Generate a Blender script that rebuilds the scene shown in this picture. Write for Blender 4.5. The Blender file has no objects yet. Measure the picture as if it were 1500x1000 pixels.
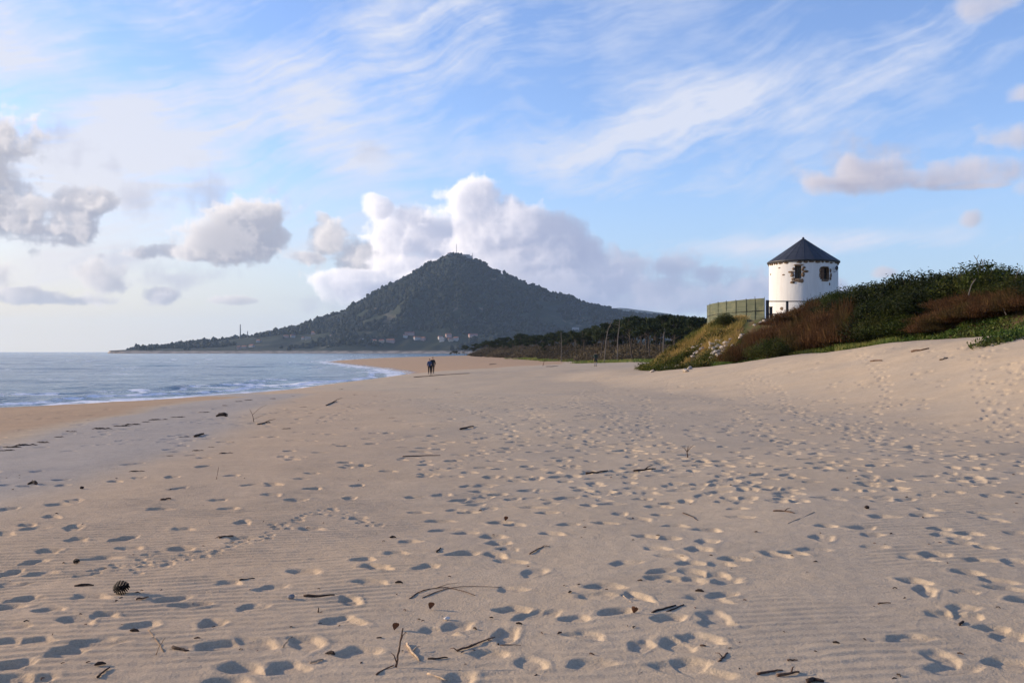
import bpy, bmesh, math, random
import numpy as np
from mathutils import Vector, Matrix

# ------------------------------------------------------------------ camera, light, exposure
SC = bpy.context.scene
COL = SC.collection
EYE = 4.5                      # metres above the sea
F = 1458.0                     # focal length in photo pixels (35 mm on a 1500 px wide frame)
HZ = 515.0                     # image row of the sea horizon
R = math.radians

cam_d = bpy.data.cameras.new('camera')
cam_d.lens = 35.0
cam_d.sensor_width = 36.0
cam_d.clip_start = 0.1
cam_d.clip_end = 40000.0
cam = bpy.data.objects.new('camera', cam_d)
COL.objects.link(cam)
cam.location = (0, 0, EYE)
cam.rotation_euler = (R(90) + (HZ - 500) / F, 0, 0)
SC.camera = cam

SUN_EL = 15.0
SUN_AZ = -74.0                # degrees from the view direction (+Y), negative = to the left
sun_d = bpy.data.lights.new('sun', 'SUN')
sun_d.energy = 3.9
sun_d.angle = R(1.2)
sun_d.color = (1.0, 0.80, 0.56)
sun = bpy.data.objects.new('sun', sun_d)
COL.objects.link(sun)
sdir = Vector((math.sin(R(SUN_AZ)) * math.cos(R(SUN_EL)), math.cos(R(SUN_AZ)) * math.cos(R(SUN_EL)), math.sin(R(SUN_EL))))
sun.rotation_euler = sdir.to_track_quat('Z', 'Y').to_euler()

SC.view_settings.view_transform = 'Standard'
SC.view_settings.look = 'None'
SC.view_settings.exposure = 0.68
SC.view_settings.gamma = 1.0
SC.view_settings.use_curve_mapping = False
SC.render.engine = 'CYCLES'
SC.cycles.max_bounces = 6
SC.cycles.diffuse_bounces = 3
SC.cycles.volume_bounces = 1
SC.cycles.use_denoising = True

# ------------------------------------------------------------------ world: physical sky with cirrus and cumulus by direction
SKY_STRENGTH = 0.15
SKY_TINT = (0.80, 0.83, 1.06, 1)


class NT:
    """small helper to write node trees"""
    def __init__(self, nt):
        self.nt = nt

    def n(self, kind, **kw):
        nd = self.nt.nodes.new(kind)
        for k, v in kw.items():
            setattr(nd, k, v)
        return nd

    def link(self, a, b):
        self.nt.links.new(a, b)

    def put(self, sock, v):
        if v is None:
            return
        if isinstance(v, bpy.types.NodeSocket):
            self.link(v, sock)
        else:
            sock.default_value = v

    def math(self, op, a, b=None, c=None, clamp=False):
        nd = self.n('ShaderNodeMath', operation=op, use_clamp=clamp)
        self.put(nd.inputs[0], a)
        self.put(nd.inputs[1], b)
        self.put(nd.inputs[2], c)
        return nd.outputs[0]

    def vmath(self, op, a, b=None, c=None):
        nd = self.n('ShaderNodeVectorMath', operation=op)
        self.put(nd.inputs[0], a)
        self.put(nd.inputs[1], b)
        self.put(nd.inputs[2], c)
        return nd.outputs['Value'] if op in ('LENGTH', 'DOT_PRODUCT') else nd.outputs[0]

    def remap(self, v, a, b, c=0.0, d=1.0, smooth=True):
        nd = self.n('ShaderNodeMapRange', interpolation_type='SMOOTHSTEP' if smooth else 'LINEAR')
        self.put(nd.inputs['Value'], v)
        for k, x in (('From Min', a), ('From Max', b), ('To Min', c), ('To Max', d)):
            self.put(nd.inputs[k], x)
        return nd.outputs['Result']

    def mix(self, fac, a, b, blend='MIX'):
        nd = self.n('ShaderNodeMix', data_type='RGBA', blend_type=blend)
        self.put(nd.inputs['Factor'], fac)
        self.put(nd.inputs[6], a)
        self.put(nd.inputs[7], b)
        return nd.outputs[2]

    def noise(self, vec, scale, detail=4.0, rough=0.55, dist=0.0, color=False, lac=2.0):
        nd = self.n('ShaderNodeTexNoise')
        self.put(nd.inputs['Vector'], vec)
        nd.inputs['Scale'].default_value = scale
        nd.inputs['Detail'].default_value = detail
        nd.inputs['Roughness'].default_value = rough
        nd.inputs['Distortion'].default_value = dist
        nd.inputs['Lacunarity'].default_value = lac
        return nd.outputs['Color'] if color else nd.outputs['Fac']

    def xyz(self, x, y, z=0.0):
        nd = self.n('ShaderNodeCombineXYZ')
        self.put(nd.inputs[0], x)
        self.put(nd.inputs[1], y)
        self.put(nd.inputs[2], z)
        return nd.outputs[0]

    def sep(self, v):
        nd = self.n('ShaderNodeSeparateXYZ')
        self.put(nd.inputs[0], v)
        return nd.outputs[0], nd.outputs[1], nd.outputs[2]


def sky_deg(px, py):
    """photo pixel -> azimuth and elevation in degrees (a direction on the sky)"""
    az = math.atan((px - 750) / F)
    el = math.atan((HZ - py) / F * math.cos(az))
    return math.degrees(az), math.degrees(el)


DEG = math.degrees(1 / F)   # degrees per photo pixel at the middle of the sky
# cumulus: centre x, y, radius x, y
TOWER = [
    # the tower behind the mountain
    (682, 294, 52, 38), (612, 316, 52, 32), (562, 306, 24, 20), (625, 352, 86, 44), (592, 336, 56, 38), (735, 332, 64, 44), (694, 276, 34, 20), (650, 286, 34, 22),
    (800, 346, 46, 40), (600, 390, 80, 28), (822, 374, 50, 34), (760, 384, 86, 40), (570, 348, 28, 30),
    (560, 408, 80, 16), (640, 420, 130, 30), (760, 425, 150, 40),
]
TAIL = [
    # its grey continuation to the right
    (880, 386, 36, 26), (930, 388, 34, 22), (985, 392, 42, 19), (1030, 402, 46, 15), (870, 420, 90, 34), (960, 430, 110, 34),
    (1090, 428, 60, 18), (1010, 450, 120, 20), (1150, 440, 60, 22),
    (860, 445, 140, 30),
]
PUFFS = [
    (480, 356, 30, 26), (520, 386, 56, 20), (455, 378, 34, 12), (550, 372, 40, 26),
    # middle left
    (378, 328, 40, 26), (332, 352, 54, 24), (285, 372, 54, 9), (408, 346, 22, 22), (352, 322, 22, 16), (365, 358, 66, 14),
    # left edge
    (10, 212, 30, 34), (28, 318, 80, 30), (112, 300, 34, 20), (-20, 300, 50, 50), (60, 335, 56, 12), (-5, 250, 25, 30),
    # low left puffs
    (118, 404, 36, 18), (158, 418, 26, 12), (242, 434, 26, 12), (4, 392, 22, 24), (38, 432, 66, 10), (100, 440, 66, 7), (330, 440, 22, 5),
    # right
    (1285, 248, 46, 22), (1330, 262, 116, 19), (1370, 266, 80, 14), (1240, 264, 52, 7), (1415, 273, 44, 6),
    (1482, 200, 40, 15), (1424, 322, 12, 11), (1300, 399, 16, 8), (1440, 6, 60, 14), (1510, 130, 18, 10), (1512, 275, 20, 12),
    # outside the frame
    (-300, 330, 150, 40), (-520, 250, 120, 60), (1800, 300, 160, 40), (2100, 380, 200, 60),
]
# faint grey scud
SCUD = [(285, 286, 48, 22), (250, 278, 30, 12), (310, 305, 30, 12), (92, 200, 34, 22), (118, 232, 36, 18), (150, 242, 18, 12), (200, 292, 22, 16),
        (540, 217, 24, 14), (1230, 232, 60, 20), (440, 440, 50, 9), (260, 405, 60, 18), (180, 385, 40, 16), (420, 300, 22, 22)]



def lattice(shape, cell, seed):
    """smooth random field on a grid of any dimension, features about cell grid steps wide"""
    r = np.random.default_rng(seed)
    cell = [cell] * len(shape) if np.isscalar(cell) else cell
    g = r.random([int(n / c) + 3 for n, c in zip(shape, cell)]).astype(np.float32) - 0.5
    for ax, (n, c) in enumerate(zip(shape, cell)):
        p = (np.arange(n, dtype=np.float32) + r.random() * c) / c
        i = p.astype(int)
        f = p - i
        f = (f * f * (3 - 2 * f)).astype(np.float32)
        sh = [1] * len(shape)
        sh[ax] = n
        f = f.reshape(sh)
        g = np.take(g, i, ax) * (1 - f) + np.take(g, i + 1, ax) * f
    return g


def turb(shape, cell, octv, seed, gain=0.55, billow=False):
    s, a = np.zeros(shape, np.float32), 1.0
    cell = np.array([cell] * len(shape) if np.isscalar(cell) else cell, float)
    for o in range(octv):
        if cell.min() < 1.3:
            break
        n = lattice(shape, list(cell), seed + o)
        s += a * ((0.27 - np.abs(n) * 1.9) if billow else n)
        a *= gain
        cell = cell / 2.07
    return s


def sky_pt(px, py):
    """photo pixel -> azimuth and elevation on the cloud map, in steps of DEG from (750, HZ)"""
    a, e = sky_deg(px, py)
    return 750 + a / DEG, HZ - e / DEG


# the map spans azimuth -39 to +39 and elevation -0.6 to 34 degrees, 1.25 steps per cell
CX0, CX1, CY0, CY1, CS = -250, 1750, -350, 530, 1.25
CW, CH = int((CX1 - CX0) / CS), int((CY1 - CY0) / CS)
PXg, PYg = np.meshgrid(CX0 + (np.arange(CW) + .5) * CS, CY0 + (np.arange(CH) + .5) * CS)
cloud_rgb = np.zeros((CH, CW, 3), np.float32)
cloud_a = np.zeros((CH, CW), np.float32)
UNIT = SKY_STRENGTH * 2 ** SC.view_settings.exposure
LIN = lambda c: np.array([((v / 255 + .055) / 1.055) ** 2.4 for v in c], np.float32) / UNIT


def over(rgb, a, x0, y0):
    """lay a patch in front of what is already there"""
    h, w = a.shape
    s = np.s_[y0:y0 + h, x0:x0 + w]
    cloud_rgb[s] = cloud_rgb[s] * (1 - a[..., None]) + rgb
    cloud_a[s] = cloud_a[s] * (1 - a) + a


# cirrus: a thin high veil combed into streaks that climb to the right
th = math.radians(17)
U = PXg * math.cos(th) - PYg * math.sin(th)
V = PXg * math.sin(th) + PYg * math.cos(th)


def sample(tex, u, v):
    h, w = tex.shape
    u, v = np.mod(u, w - 1.001), np.mod(v, h - 1.001)
    i, j = v.astype(int), u.astype(int)
    f, g = v - i, u - j
    return (tex[i, j] * (1 - g) + tex[i, j + 1] * g) * (1 - f) + (tex[i + 1, j] * (1 - g) + tex[i + 1, j + 1] * g) * f


wu = turb((CH, CW), 300, 2, 300) * 120
wv = turb((CH, CW), 190, 3, 320, .45) * 62 + turb((CH, CW), [14, 40], 4, 330, .6) * 5
st1 = turb((1100, 2600), [26, 240], 6, 340, .62)
st2 = turb((1100, 2600), [9, 70], 4, 360, .62)
soft = turb((CH, CW), [80, 150], 7, 380, .58)
streak = 0.95 * sample(st1, U + wu + 700, V + wv + 500) + 0.32 * sample(st2, U + wu + 300, V + wv * 1.1 + 800) + 1.30 * soft
VEIL = [(300, 215, 560, 170, 1.02), (60, 30, 420, 120, .9), (620, 50, 300, 110, .95), (930, 200, 300, 74, 1.2), (1250, 120, 330, 80, .8), (760, 225, 160, 60, .8),
        (1150, 357, 330, 20, .95), (1420, 30, 200, 60, .5), (480, 330, 420, 120, .6), (60, 300, 360, 150, .9), (560, 130, 200, 80, .75),
        (1080, 245, 330, 50, .65), (450, 430, 500, 40, .5), (1000, 440, 260, 40, .5), (700, -250, 1200, 200, .6), (-200, 100, 300, 400, .8)]
HOLES = [(230, 85, 150, 26, .30), (600, 205, 90, 22, .35), (1000, 318, 330, 22, .9), (880, 110, 200, 40, .25), (690, 150, 60, 60, .3), (1150, 40, 160, 40, .35), (530, 265, 120, 14, .4), (490, 300, 60, 14, .35)]
cov = np.zeros_like(PXg)
for (cx, cy, rx, ry, w) in VEIL:
    cx, cy = sky_pt(cx, cy)
    q = ((U - (cx * math.cos(th) - cy * math.sin(th))) / rx) ** 2 + ((V - (cx * math.sin(th) + cy * math.cos(th))) / ry) ** 2 if cy < 300 else ((PXg - cx) / rx) ** 2 + ((PYg - cy) / ry) ** 2
    cov = np.maximum(cov, w * np.exp(-q * 0.9))
for (cx, cy, rx, ry, w) in HOLES:
    cx, cy = sky_pt(cx, cy)
    cov *= 1 - w * np.exp(-((PXg - cx) / rx) ** 2 - ((PYg - cy) / ry) ** 2)
lo_ = 0.34 - 1.55 * cov
ci = np.clip((streak - lo_) / 1.5, 0, 1)
ci = np.clip(1.15 * ci ** 1.1 * (0.25 + 0.75 * cov), 0, .93)
warm = np.clip((700 - PXg) / 900, 0, 1)[..., None] * np.clip((PYg - 60) / 400, 0, 1)[..., None]
cc = LIN((226, 231, 247)) * (1 - warm) + LIN((252, 242, 232)) * warm
cc = cc * 1.0
over((cc * ci[..., None]).astype(np.float32), ci.astype(np.float32), 0, 0)


def volume(blobs, depth, amp, cell, sig, edge, seed, sunc, ambt, ambb, pad=46, flat=0.0, shade=None, octv=7, bil=.5, gain=.55, grow=1.22):
    """a lump of cloud as a small density grid, lit by the sun from the left and marched front to back"""
    bl = np.array([(*sky_pt(b[0], b[1]), b[2], b[3]) for b in blobs], float)
    x0 = int(max(0, ((bl[:, 0] - bl[:, 2]).min() - pad - CX0) / CS))
    x1 = int(min(CW, ((bl[:, 0] + bl[:, 2]).max() + pad - CX0) / CS))
    y0 = int(max(0, ((bl[:, 1] - bl[:, 3]).min() - pad - CY0) / CS))
    y1 = int(min(CH, ((bl[:, 1] + bl[:, 3]).max() + pad - CY0) / CS))
    w, h = x1 - x0, y1 - y0
    X = (CX0 + (np.arange(x0, x1) + .5) * CS)[None, None, :]
    Y = (CY0 + (np.arange(y0, y1) + .5) * CS)[None, :, None]
    Z = ((np.arange(depth) - depth / 2 + .5) * CS * 1.6)[:, None, None]
    r = np.random.default_rng(seed)
    shp = (depth, h, w)
    n = turb(shp, [cell / 1.6, cell, cell * 1.1], octv, seed + 1, gain)
    n = n * (1 - bil) + bil * turb(shp, [cell / 1.9, cell * .8, cell * .8], octv, seed + 20, gain - .04, True)
    n -= n.mean()
    best = np.full(shp, 9.0, np.float32)
    for (cx, cy, rx, ry) in bl:
        rx, ry = rx * grow, ry * grow
        rz = min(.5 * (rx + ry), depth * CS * .7)
        zo = r.uniform(-.35, .35) * depth * CS
        dy = (Y - cy) / ry
        if flat:
            dy = np.where(dy > 0, dy * (1 + flat), dy)
        e = np.sqrt(((X - cx) / rx) ** 2 + dy ** 2 + ((Z - zo) / rz) ** 2).astype(np.float32)
        best = np.minimum(best, e)
    f = 1.0 - best + amp * n
    den = np.clip(f / edge, 0, 1)
    del best, n, f
    # towards the sun: left, a little up, a little towards the viewer
    tau = np.zeros_like(den)
    acc = np.zeros((depth, h), np.float32)
    for i in range(w):
        up = np.roll(acc, 1, 1) * 0.26 + acc * 0.74          # light sinks as it travels right
        up[:, 0] = acc[:, 0] * .74
        acc = np.roll(up, 1, 0) * 0.20 + up * 0.80
        acc[0] = up[0] * .8
        tau[:, :, i] = acc
        acc = acc + den[:, :, i]
    tau *= sig * CS
    top = np.cumsum(den, 1) * sig * CS
    S = np.exp(-tau) * .72 + .24 * np.exp(-tau * .22) + .04 * np.exp(-tau * .05)
    if shade:                     # the right of the bank lies in the shadow of the tower
        S *= 1 - shade[2] * np.clip((X - shade[0]) / (shade[1] - shade[0]), 0, 1)
    A = .35 + .65 * np.exp(-top * .22)
    T = np.ones((h, w), np.float32)
    rgb = np.zeros((h, w, 3), np.float32)
    for z in range(depth):
        a = 1 - np.exp(-den[z] * sig * CS * 1.6)
        wgt = (T * a)[..., None]
        am = A[z][..., None]
        rgb += wgt * (S[z][..., None] * sunc + am * ambt + (1 - am) * ambb)
        T *= 1 - a
    # thin air and distance low down
    al = 1 - T
    yy = np.clip((Y[0] - 380) / 150, 0, 1)
    xx = np.clip((900 - X[0]) / 900, 0, 1)
    hz_c = LIN((198, 208, 226)) * (1 - xx[..., None]) + LIN((238, 230, 222)) * xx[..., None]
    hz_f = (yy * (.20 + .30 * xx))[..., None]
    rgb = rgb * (1 - hz_f) + hz_c * al[..., None] * hz_f
    over(rgb, al, x0, y0)


SUNC = np.array([.74, .62, .47], np.float32) / UNIT
volume(SCUD, 26, 2.6, 44, .024, 1.2, 500, SUNC * .15, LIN((178, 182, 206)), LIN((156, 160, 184)), gain=.64)
volume([b for b in PUFFS if b[0] < 560], 44, 1.80, 60, .080, .32, 540, SUNC * 1.0, LIN((168, 173, 192)), LIN((136, 141, 160)), flat=.15, gain=.67, grow=1.3)
volume(TAIL, 50, 1.9, 62, .060, .50, 600, SUNC * .42, LIN((160, 172, 204)), LIN((134, 148, 184)), octv=8, gain=.66, grow=1.18)
volume(TOWER, 84, 1.25, 84, .075, .28, 580, SUNC * 1.35, LIN((170, 180, 210)), LIN((146, 156, 190)), octv=8, gain=.66, grow=1.12, shade=(690, 880, .7))
volume([b for b in PUFFS if 1170 < b[0] < 1470 and b[1] > 180], 34, 1.0, 50, .065, .50, 620, SUNC * .55, LIN((172, 172, 194)), LIN((134, 134, 156)), flat=.3, gain=.62, grow=1.35)
volume([b for b in PUFFS if b[0] >= 1400 and (b[1] < 150 or b[0] > 1475)], 30, 1.8, 44, .040, .8, 660, SUNC * .5, LIN((176, 178, 198)), LIN((150, 150, 172)), gain=.6)
edge_f = np.clip(np.minimum(PXg - CX0, CX1 - PXg) / 90, 0, 1) * np.clip((PYg - CY0) / 120, 0, 1)
cloud_rgb *= edge_f[..., None].astype(np.float32)
cloud_a *= edge_f.astype(np.float32)
cmap = bpy.data.images.new('cloud_map', CW, CH, alpha=True, float_buffer=True)
cmap.colorspace_settings.name = 'Non-Color'
cmap.alpha_mode = 'CHANNEL_PACKED'
cmap.pixels.foreach_set(np.concatenate([cloud_rgb, cloud_a[..., None]], -1)[::-1].astype(np.float32).ravel())
cmap.update()

world = bpy.data.worlds.new('World')
SC.world = world
world.use_nodes = True
wt = world.node_tree
wt.nodes.clear()
T_ = NT(wt)
w_out = T_.n('ShaderNodeOutputWorld')
w_bg = T_.n('ShaderNodeBackground')
w_bg.inputs['Strength'].default_value = SKY_STRENGTH
T_.link(w_bg.outputs[0], w_out.inputs[0])
skyn = T_.n('ShaderNodeTexSky', sky_type='NISHITA', sun_disc=False)
skyn.sun_elevation = R(SUN_EL)
skyn.sun_rotation = R(SUN_AZ)
skyn.altitude = 0.0
skyn.air_density = 1.0
skyn.dust_density = 0.6
skyn.ozone_density = 2.0
wc = T_.n('ShaderNodeTexCoord')
D = T_.vmath('NORMALIZE', wc.outputs['Generated'])
dx_, dy_, dz_ = T_.sep(D)
AZ = T_.math('MULTIPLY', T_.math('ARCTAN2', dx_, dy_), 180 / math.pi)
EL = T_.math('MULTIPLY', T_.math('ARCSINE', dz_), 180 / math.pi)
base = T_.mix(1.0, skyn.outputs[0], SKY_TINT, 'MULTIPLY')
# milky air low down: warm towards the sun on the left, cool on the right
lefty = T_.remap(AZ, 14.0, -34.0)
milk = T_.math('MULTIPLY', T_.remap(EL, 12.0, 0.5), T_.math('MULTIPLY_ADD', lefty, 0.52, 0.48))
milk_c = T_.mix(lefty, (*[float(q) for q in LIN((166, 196, 232))], 1), (*[float(q) for q in LIN((252, 236, 208))], 1))
col = T_.mix(milk, base, milk_c)
ctex = T_.n('ShaderNodeTexImage', image=cmap, interpolation='Linear', extension='EXTEND')
cu = T_.math('MULTIPLY_ADD', AZ, 1 / DEG / (CX1 - CX0), (750 - CX0) / (CX1 - CX0))
cv = T_.math('MULTIPLY_ADD', EL, 1 / DEG / (CY1 - CY0), (CY1 - HZ) / (CY1 - CY0))
T_.put(ctex.inputs['Vector'], T_.xyz(cu, cv))
ca_ = ctex.outputs['Alpha']
out_ = T_.mix(1.0, col, T_.xyz(*[T_.math('SUBTRACT', 1.0, ca_)] * 3), 'MULTIPLY')
col = T_.mix(1.0, out_, ctex.outputs['Color'], 'ADD')
T_.link(col, w_bg.inputs['Color'])
world.cycles.sampling_method = 'NONE'

# ------------------------------------------------------------------ helpers
RNG = np.random.default_rng(7)
random.seed(7)


def hash2(ix, iy, seed):
    h = (ix.astype(np.int64) * 374761393 + iy.astype(np.int64) * 668265263 + seed * 1274126177) & 0xFFFFFFFF
    h = ((h ^ (h >> 13)) * 1274126177) & 0xFFFFFFFF
    h = (h ^ (h >> 16)) & 0xFFFFFF
    return h.astype(np.float64) / 0xFFFFFF


def vnoise(x, y, seed=0):
    ix, iy = np.floor(x), np.floor(y)
    fx, fy = x - ix, y - iy
    fx = fx * fx * fx * (fx * (fx * 6 - 15) + 10)
    fy = fy * fy * fy * (fy * (fy * 6 - 15) + 10)
    a, b = hash2(ix, iy, seed), hash2(ix + 1, iy, seed)
    c, d = hash2(ix, iy + 1, seed), hash2(ix + 1, iy + 1, seed)
    return (a + (b - a) * fx) * (1 - fy) + (c + (d - c) * fx) * fy - 0.5


def fbm(x, y, octv=4, seed=0, gain=0.5):
    s, a = 0.0, 1.0
    for o in range(octv):
        s = s + a * vnoise(x * (2.03 ** o) + o * 17.3, y * (2.03 ** o) - o * 9.7, seed + o)
        a *= gain
    return s


def sst(t):
    t = np.clip(t, 0, 1)
    return t * t * (3 - 2 * t)


def props(o, label=None, cat=None, group=None, kind=None):
    if label:
        o['label'] = label
    if cat:
        o['category'] = cat
    if group:
        o['group'] = group
    if kind:
        o['kind'] = kind
    return o


def mesh_obj(name, verts, faces, mat, parent=None, loc=(0, 0, 0), smooth=False, attrs=None):
    """verts (n,3); faces: (m,k) array or a list of index lists"""
    me = bpy.data.meshes.new(name)
    verts = np.asarray(verts, dtype=np.float32)
    if isinstance(faces, np.ndarray):
        m, k = faces.shape
        me.vertices.add(len(verts))
        me.vertices.foreach_set('co', verts.ravel())
        me.loops.add(m * k)
        me.loops.foreach_set('vertex_index', faces.astype(np.int32).ravel())
        me.polygons.add(m)
        me.polygons.foreach_set('loop_start', np.arange(0, m * k, k, dtype=np.int32))
        me.update(calc_edges=True)
    else:
        me.from_pydata([tuple(v) for v in verts.tolist()], [], [list(f) for f in faces])
    if smooth:
        me.polygons.foreach_set('use_smooth', np.ones(len(me.polygons), dtype=bool))
    for k_, v_ in (attrs or {}).items():
        at = me.attributes.new(k_, 'FLOAT', 'POINT')
        at.data.foreach_set('value', np.asarray(v_, dtype=np.float32))
    me.validate()
    if mat:
        me.materials.append(mat)
    o = bpy.data.objects.new(name, me)
    o.location = loc
    COL.objects.link(o)
    if parent:
        o.parent = parent
    return o


def empty(name, loc=(0, 0, 0), rz=0.0):
    o = bpy.data.objects.new(name, None)
    o.location = loc
    o.rotation_euler = (0, 0, rz)
    o.empty_display_size = 0.2
    COL.objects.link(o)
    return o


def dup(root, loc, rz=0.0, scale=(1, 1, 1)):
    r = root.copy()
    COL.objects.link(r)
    r.location = loc
    r.rotation_euler = (0, 0, rz)
    r.scale = scale
    for ch in list(root.children):
        c = ch.copy()
        COL.objects.link(c)
        c.parent = r
        for g in list(ch.children):
            s = g.copy()
            COL.objects.link(s)
            s.parent = c
    return r


class MB:
    """collects shapes into ONE mesh"""
    def __init__(self):
        self.v, self.f = [], []

    def add(self, v, f):
        n = len(self.v)
        self.v += [tuple(p) for p in v]
        self.f += [[i + n for i in q] for q in f]

    def box(self, c, s, rz=0.0, rx=0.0, ry=0.0):
        m = Matrix.Translation(c) @ Matrix.Rotation(rz, 4, 'Z') @ Matrix.Rotation(ry, 4, 'Y') @ Matrix.Rotation(rx, 4, 'X')
        h = [x / 2 for x in s]
        v = [m @ Vector((a * h[0], b * h[1], d * h[2])) for a in (-1, 1) for b in (-1, 1) for d in (-1, 1)]
        self.add(v, [(0, 1, 3, 2), (4, 6, 7, 5), (0, 4, 5, 1), (2, 3, 7, 6), (0, 2, 6, 4), (1, 5, 7, 3)])

    def tube(self, pts, rad, seg=6, cap=True, wob=0.0):
        pts = [Vector(p) for p in pts]
        n = len(pts)
        rr = rad if isinstance(rad, (list, tuple)) else [rad] * n
        v, f = [], []
        up = Vector((0.13, 0.21, 0.97)).normalized()
        for i, p in enumerate(pts):
            d = (pts[min(i + 1, n - 1)] - pts[max(i - 1, 0)])
            d = d.normalized() if d.length > 1e-9 else Vector((0, 0, 1))
            s = d.cross(up)
            if s.length < 1e-3:
                s = d.cross(Vector((1, 0, 0)))
            s.normalize()
            t = s.cross(d)
            for k in range(seg):
                a = 2 * math.pi * k / seg
                r = rr[i] * (1 + wob * (random.random() - 0.5))
                v.append(p + (s * math.cos(a) + t * math.sin(a)) * r)
        for i in range(n - 1):
            for k in range(seg):
                a, b = i * seg + k, i * seg + (k + 1) % seg
                f.append((a, b, b + seg, a + seg))
        if cap:
            f.append(tuple(range(seg))[::-1])
            f.append(tuple((n - 1) * seg + k for k in range(seg)))
        self.add(v, f)

    def blob(self, c, s, rz=0.0, jit=0.25, sub=1, rx=0.0):
        bm = bmesh.new()
        bmesh.ops.create_icosphere(bm, subdivisions=sub, radius=1.0)
        m = Matrix.Translation(c) @ Matrix.Rotation(rz, 4, 'Z') @ Matrix.Rotation(rx, 4, 'X')
        bm.verts.ensure_lookup_table()
        v = []
        for q in bm.verts:
            k = 1 + jit * (random.random() - 0.5) * 2
            v.append(m @ Vector((q.co.x * s[0] * k, q.co.y * s[1] * k, q.co.z * s[2] * k)))
        self.add(v, [[w.index for w in p.verts] for p in bm.faces])
        bm.free()

    def build(self, name, mat, parent=None, loc=(0, 0, 0), smooth=False):
        return mesh_obj(name, np.array([tuple(p) for p in self.v]), self.f, mat, parent, loc, smooth)


def material(name, color=(.5, .5, .5), rough=0.8, vary=0.0, scale=3.0, bump=0.0, bscale=20.0, spec=0.3, detail=5.0, color2=None, metal=0.0):
    m = bpy.data.materials.new(name)
    m.use_nodes = True
    t = NT(m.node_tree)
    b = m.node_tree.nodes['Principled BSDF']
    b.inputs['Roughness'].default_value = rough
    b.inputs['Specular IOR Level'].default_value = spec
    b.inputs['Metallic'].default_value = metal
    tc = t.n('ShaderNodeTexCoord').outputs['Object']
    c2 = color2 or tuple(min(1, c * (1 + vary)) for c in color)
    c1 = color if color2 else tuple(c * (1 - vary) for c in color)
    if vary or color2:
        n = t.noise(tc, scale, detail, 0.6)
        t.link(t.mix(t.remap(n, 0.33, 0.67), (*c1, 1), (*c2, 1)), b.inputs['Base Color'])
    else:
        b.inputs['Base Color'].default_value = (*color, 1)
    if bump:
        bn = t.n('ShaderNodeBump')
        bn.inputs['Strength'].default_value = bump
        bn.inputs['Distance'].default_value = 0.02
        t.link(t.noise(tc, bscale, 5.0, 0.6), bn.inputs['Height'])
        t.link(bn.outputs[0], b.inputs['Normal'])
    return m


def leaf_material(name, cols, transl=0.25, rough=0.6, spec=0.25, alt=None, ascale=0.5, amt=0.7):
    """foliage whose colour varies from leaf to leaf (attribute tint 0..1)"""
    m = bpy.data.materials.new(name)
    m.use_nodes = True
    t = NT(m.node_tree)
    b = m.node_tree.nodes['Principled BSDF']
    out = m.node_tree.nodes['Material Output']
    at = t.n('ShaderNodeAttribute', attribute_name='tint')
    rp = t.n('ShaderNodeValToRGB')
    els = rp.color_ramp.elements
    while len(els) < len(cols):
        els.new(0.5)
    for i, c in enumerate(cols):
        els[i].position = i / (len(cols) - 1)
        els[i].color = (*c, 1)
    t.link(at.outputs['Fac'], rp.inputs[0])
    leafc = rp.outputs[0]
    if alt:
        gp_ = t.n('ShaderNodeNewGeometry').outputs['Position']
        f_ = t.math('MULTIPLY', t.remap(t.noise(gp_, ascale, 3.0, 0.6), .46, .62), amt)
        leafc = t.mix(f_, leafc, t.mix(0.35, (*alt, 1), leafc))
    t.link(leafc, b.inputs['Base Color'])
    b.inputs['Roughness'].default_value = rough
    b.inputs['Specular IOR Level'].default_value = spec
    tr = t.n('ShaderNodeBsdfTranslucent')
    t.link(leafc, tr.inputs['Color'])
    mx = t.n('ShaderNodeMixShader')
    mx.inputs[0].default_value = transl
    t.link(b.outputs[0], mx.inputs[1])
    t.link(tr.outputs[0], mx.inputs[2])
    t.link(mx.outputs[0], out.inputs['Surface'])
    return m


# ------------------------------------------------------------------ the lie of the land
SH_Y = [-40, 0, 20, 40, 55, 75, 82, 92, 107, 128, 150, 172, 220, 262, 364, 437, 520, 600, 700, 760, 900]
SH_X = [-85, -75, -70, -60, -51, -39, -36, -33.5, -27, -22, -19, -17.5, -24, -34, -62, -82, -90, -80, -30, 20, 200]
LL_Y = [0, 45, 60, 95, 110, 125, 172, 230, 900]
LL = [34, 33, 37, 36, 17, 12, 17, 42, 42]
BASE = np.array([(26, -30), (25, 0), (24, 20), (23, 36), (22.1, 43), (20.9, 50), (20.2, 55), (19.0, 62), (17.4, 70), (15.6, 78), (12.6, 84), (11.4, 88),
                 (12, 94), (14.5, 101), (20, 112), (40, 125), (90, 135), (90, -30)], dtype=float)
ZB_Y = [-30, 0, 20, 36, 43, 50, 54, 62, 76, 84, 95, 110, 130]
ZB = [5.6, 5.6, 5.6, 5.5, 5.3, 5.0, 4.75, 4.3, 3.35, 2.85, 2.75, 2.8, 2.9]
HD_Y = [-30, 43, 55, 62, 72, 80, 100, 115, 135]
HD = [2.5, 2.2, 2.5, 3.0, 3.9, 4.3, 4.2, 3.4, 1.5]


def shore_dist(x, y):
    """metres inland from the waterline, negative out at sea"""
    return x - np.interp(y, SH_Y, SH_X)


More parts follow.
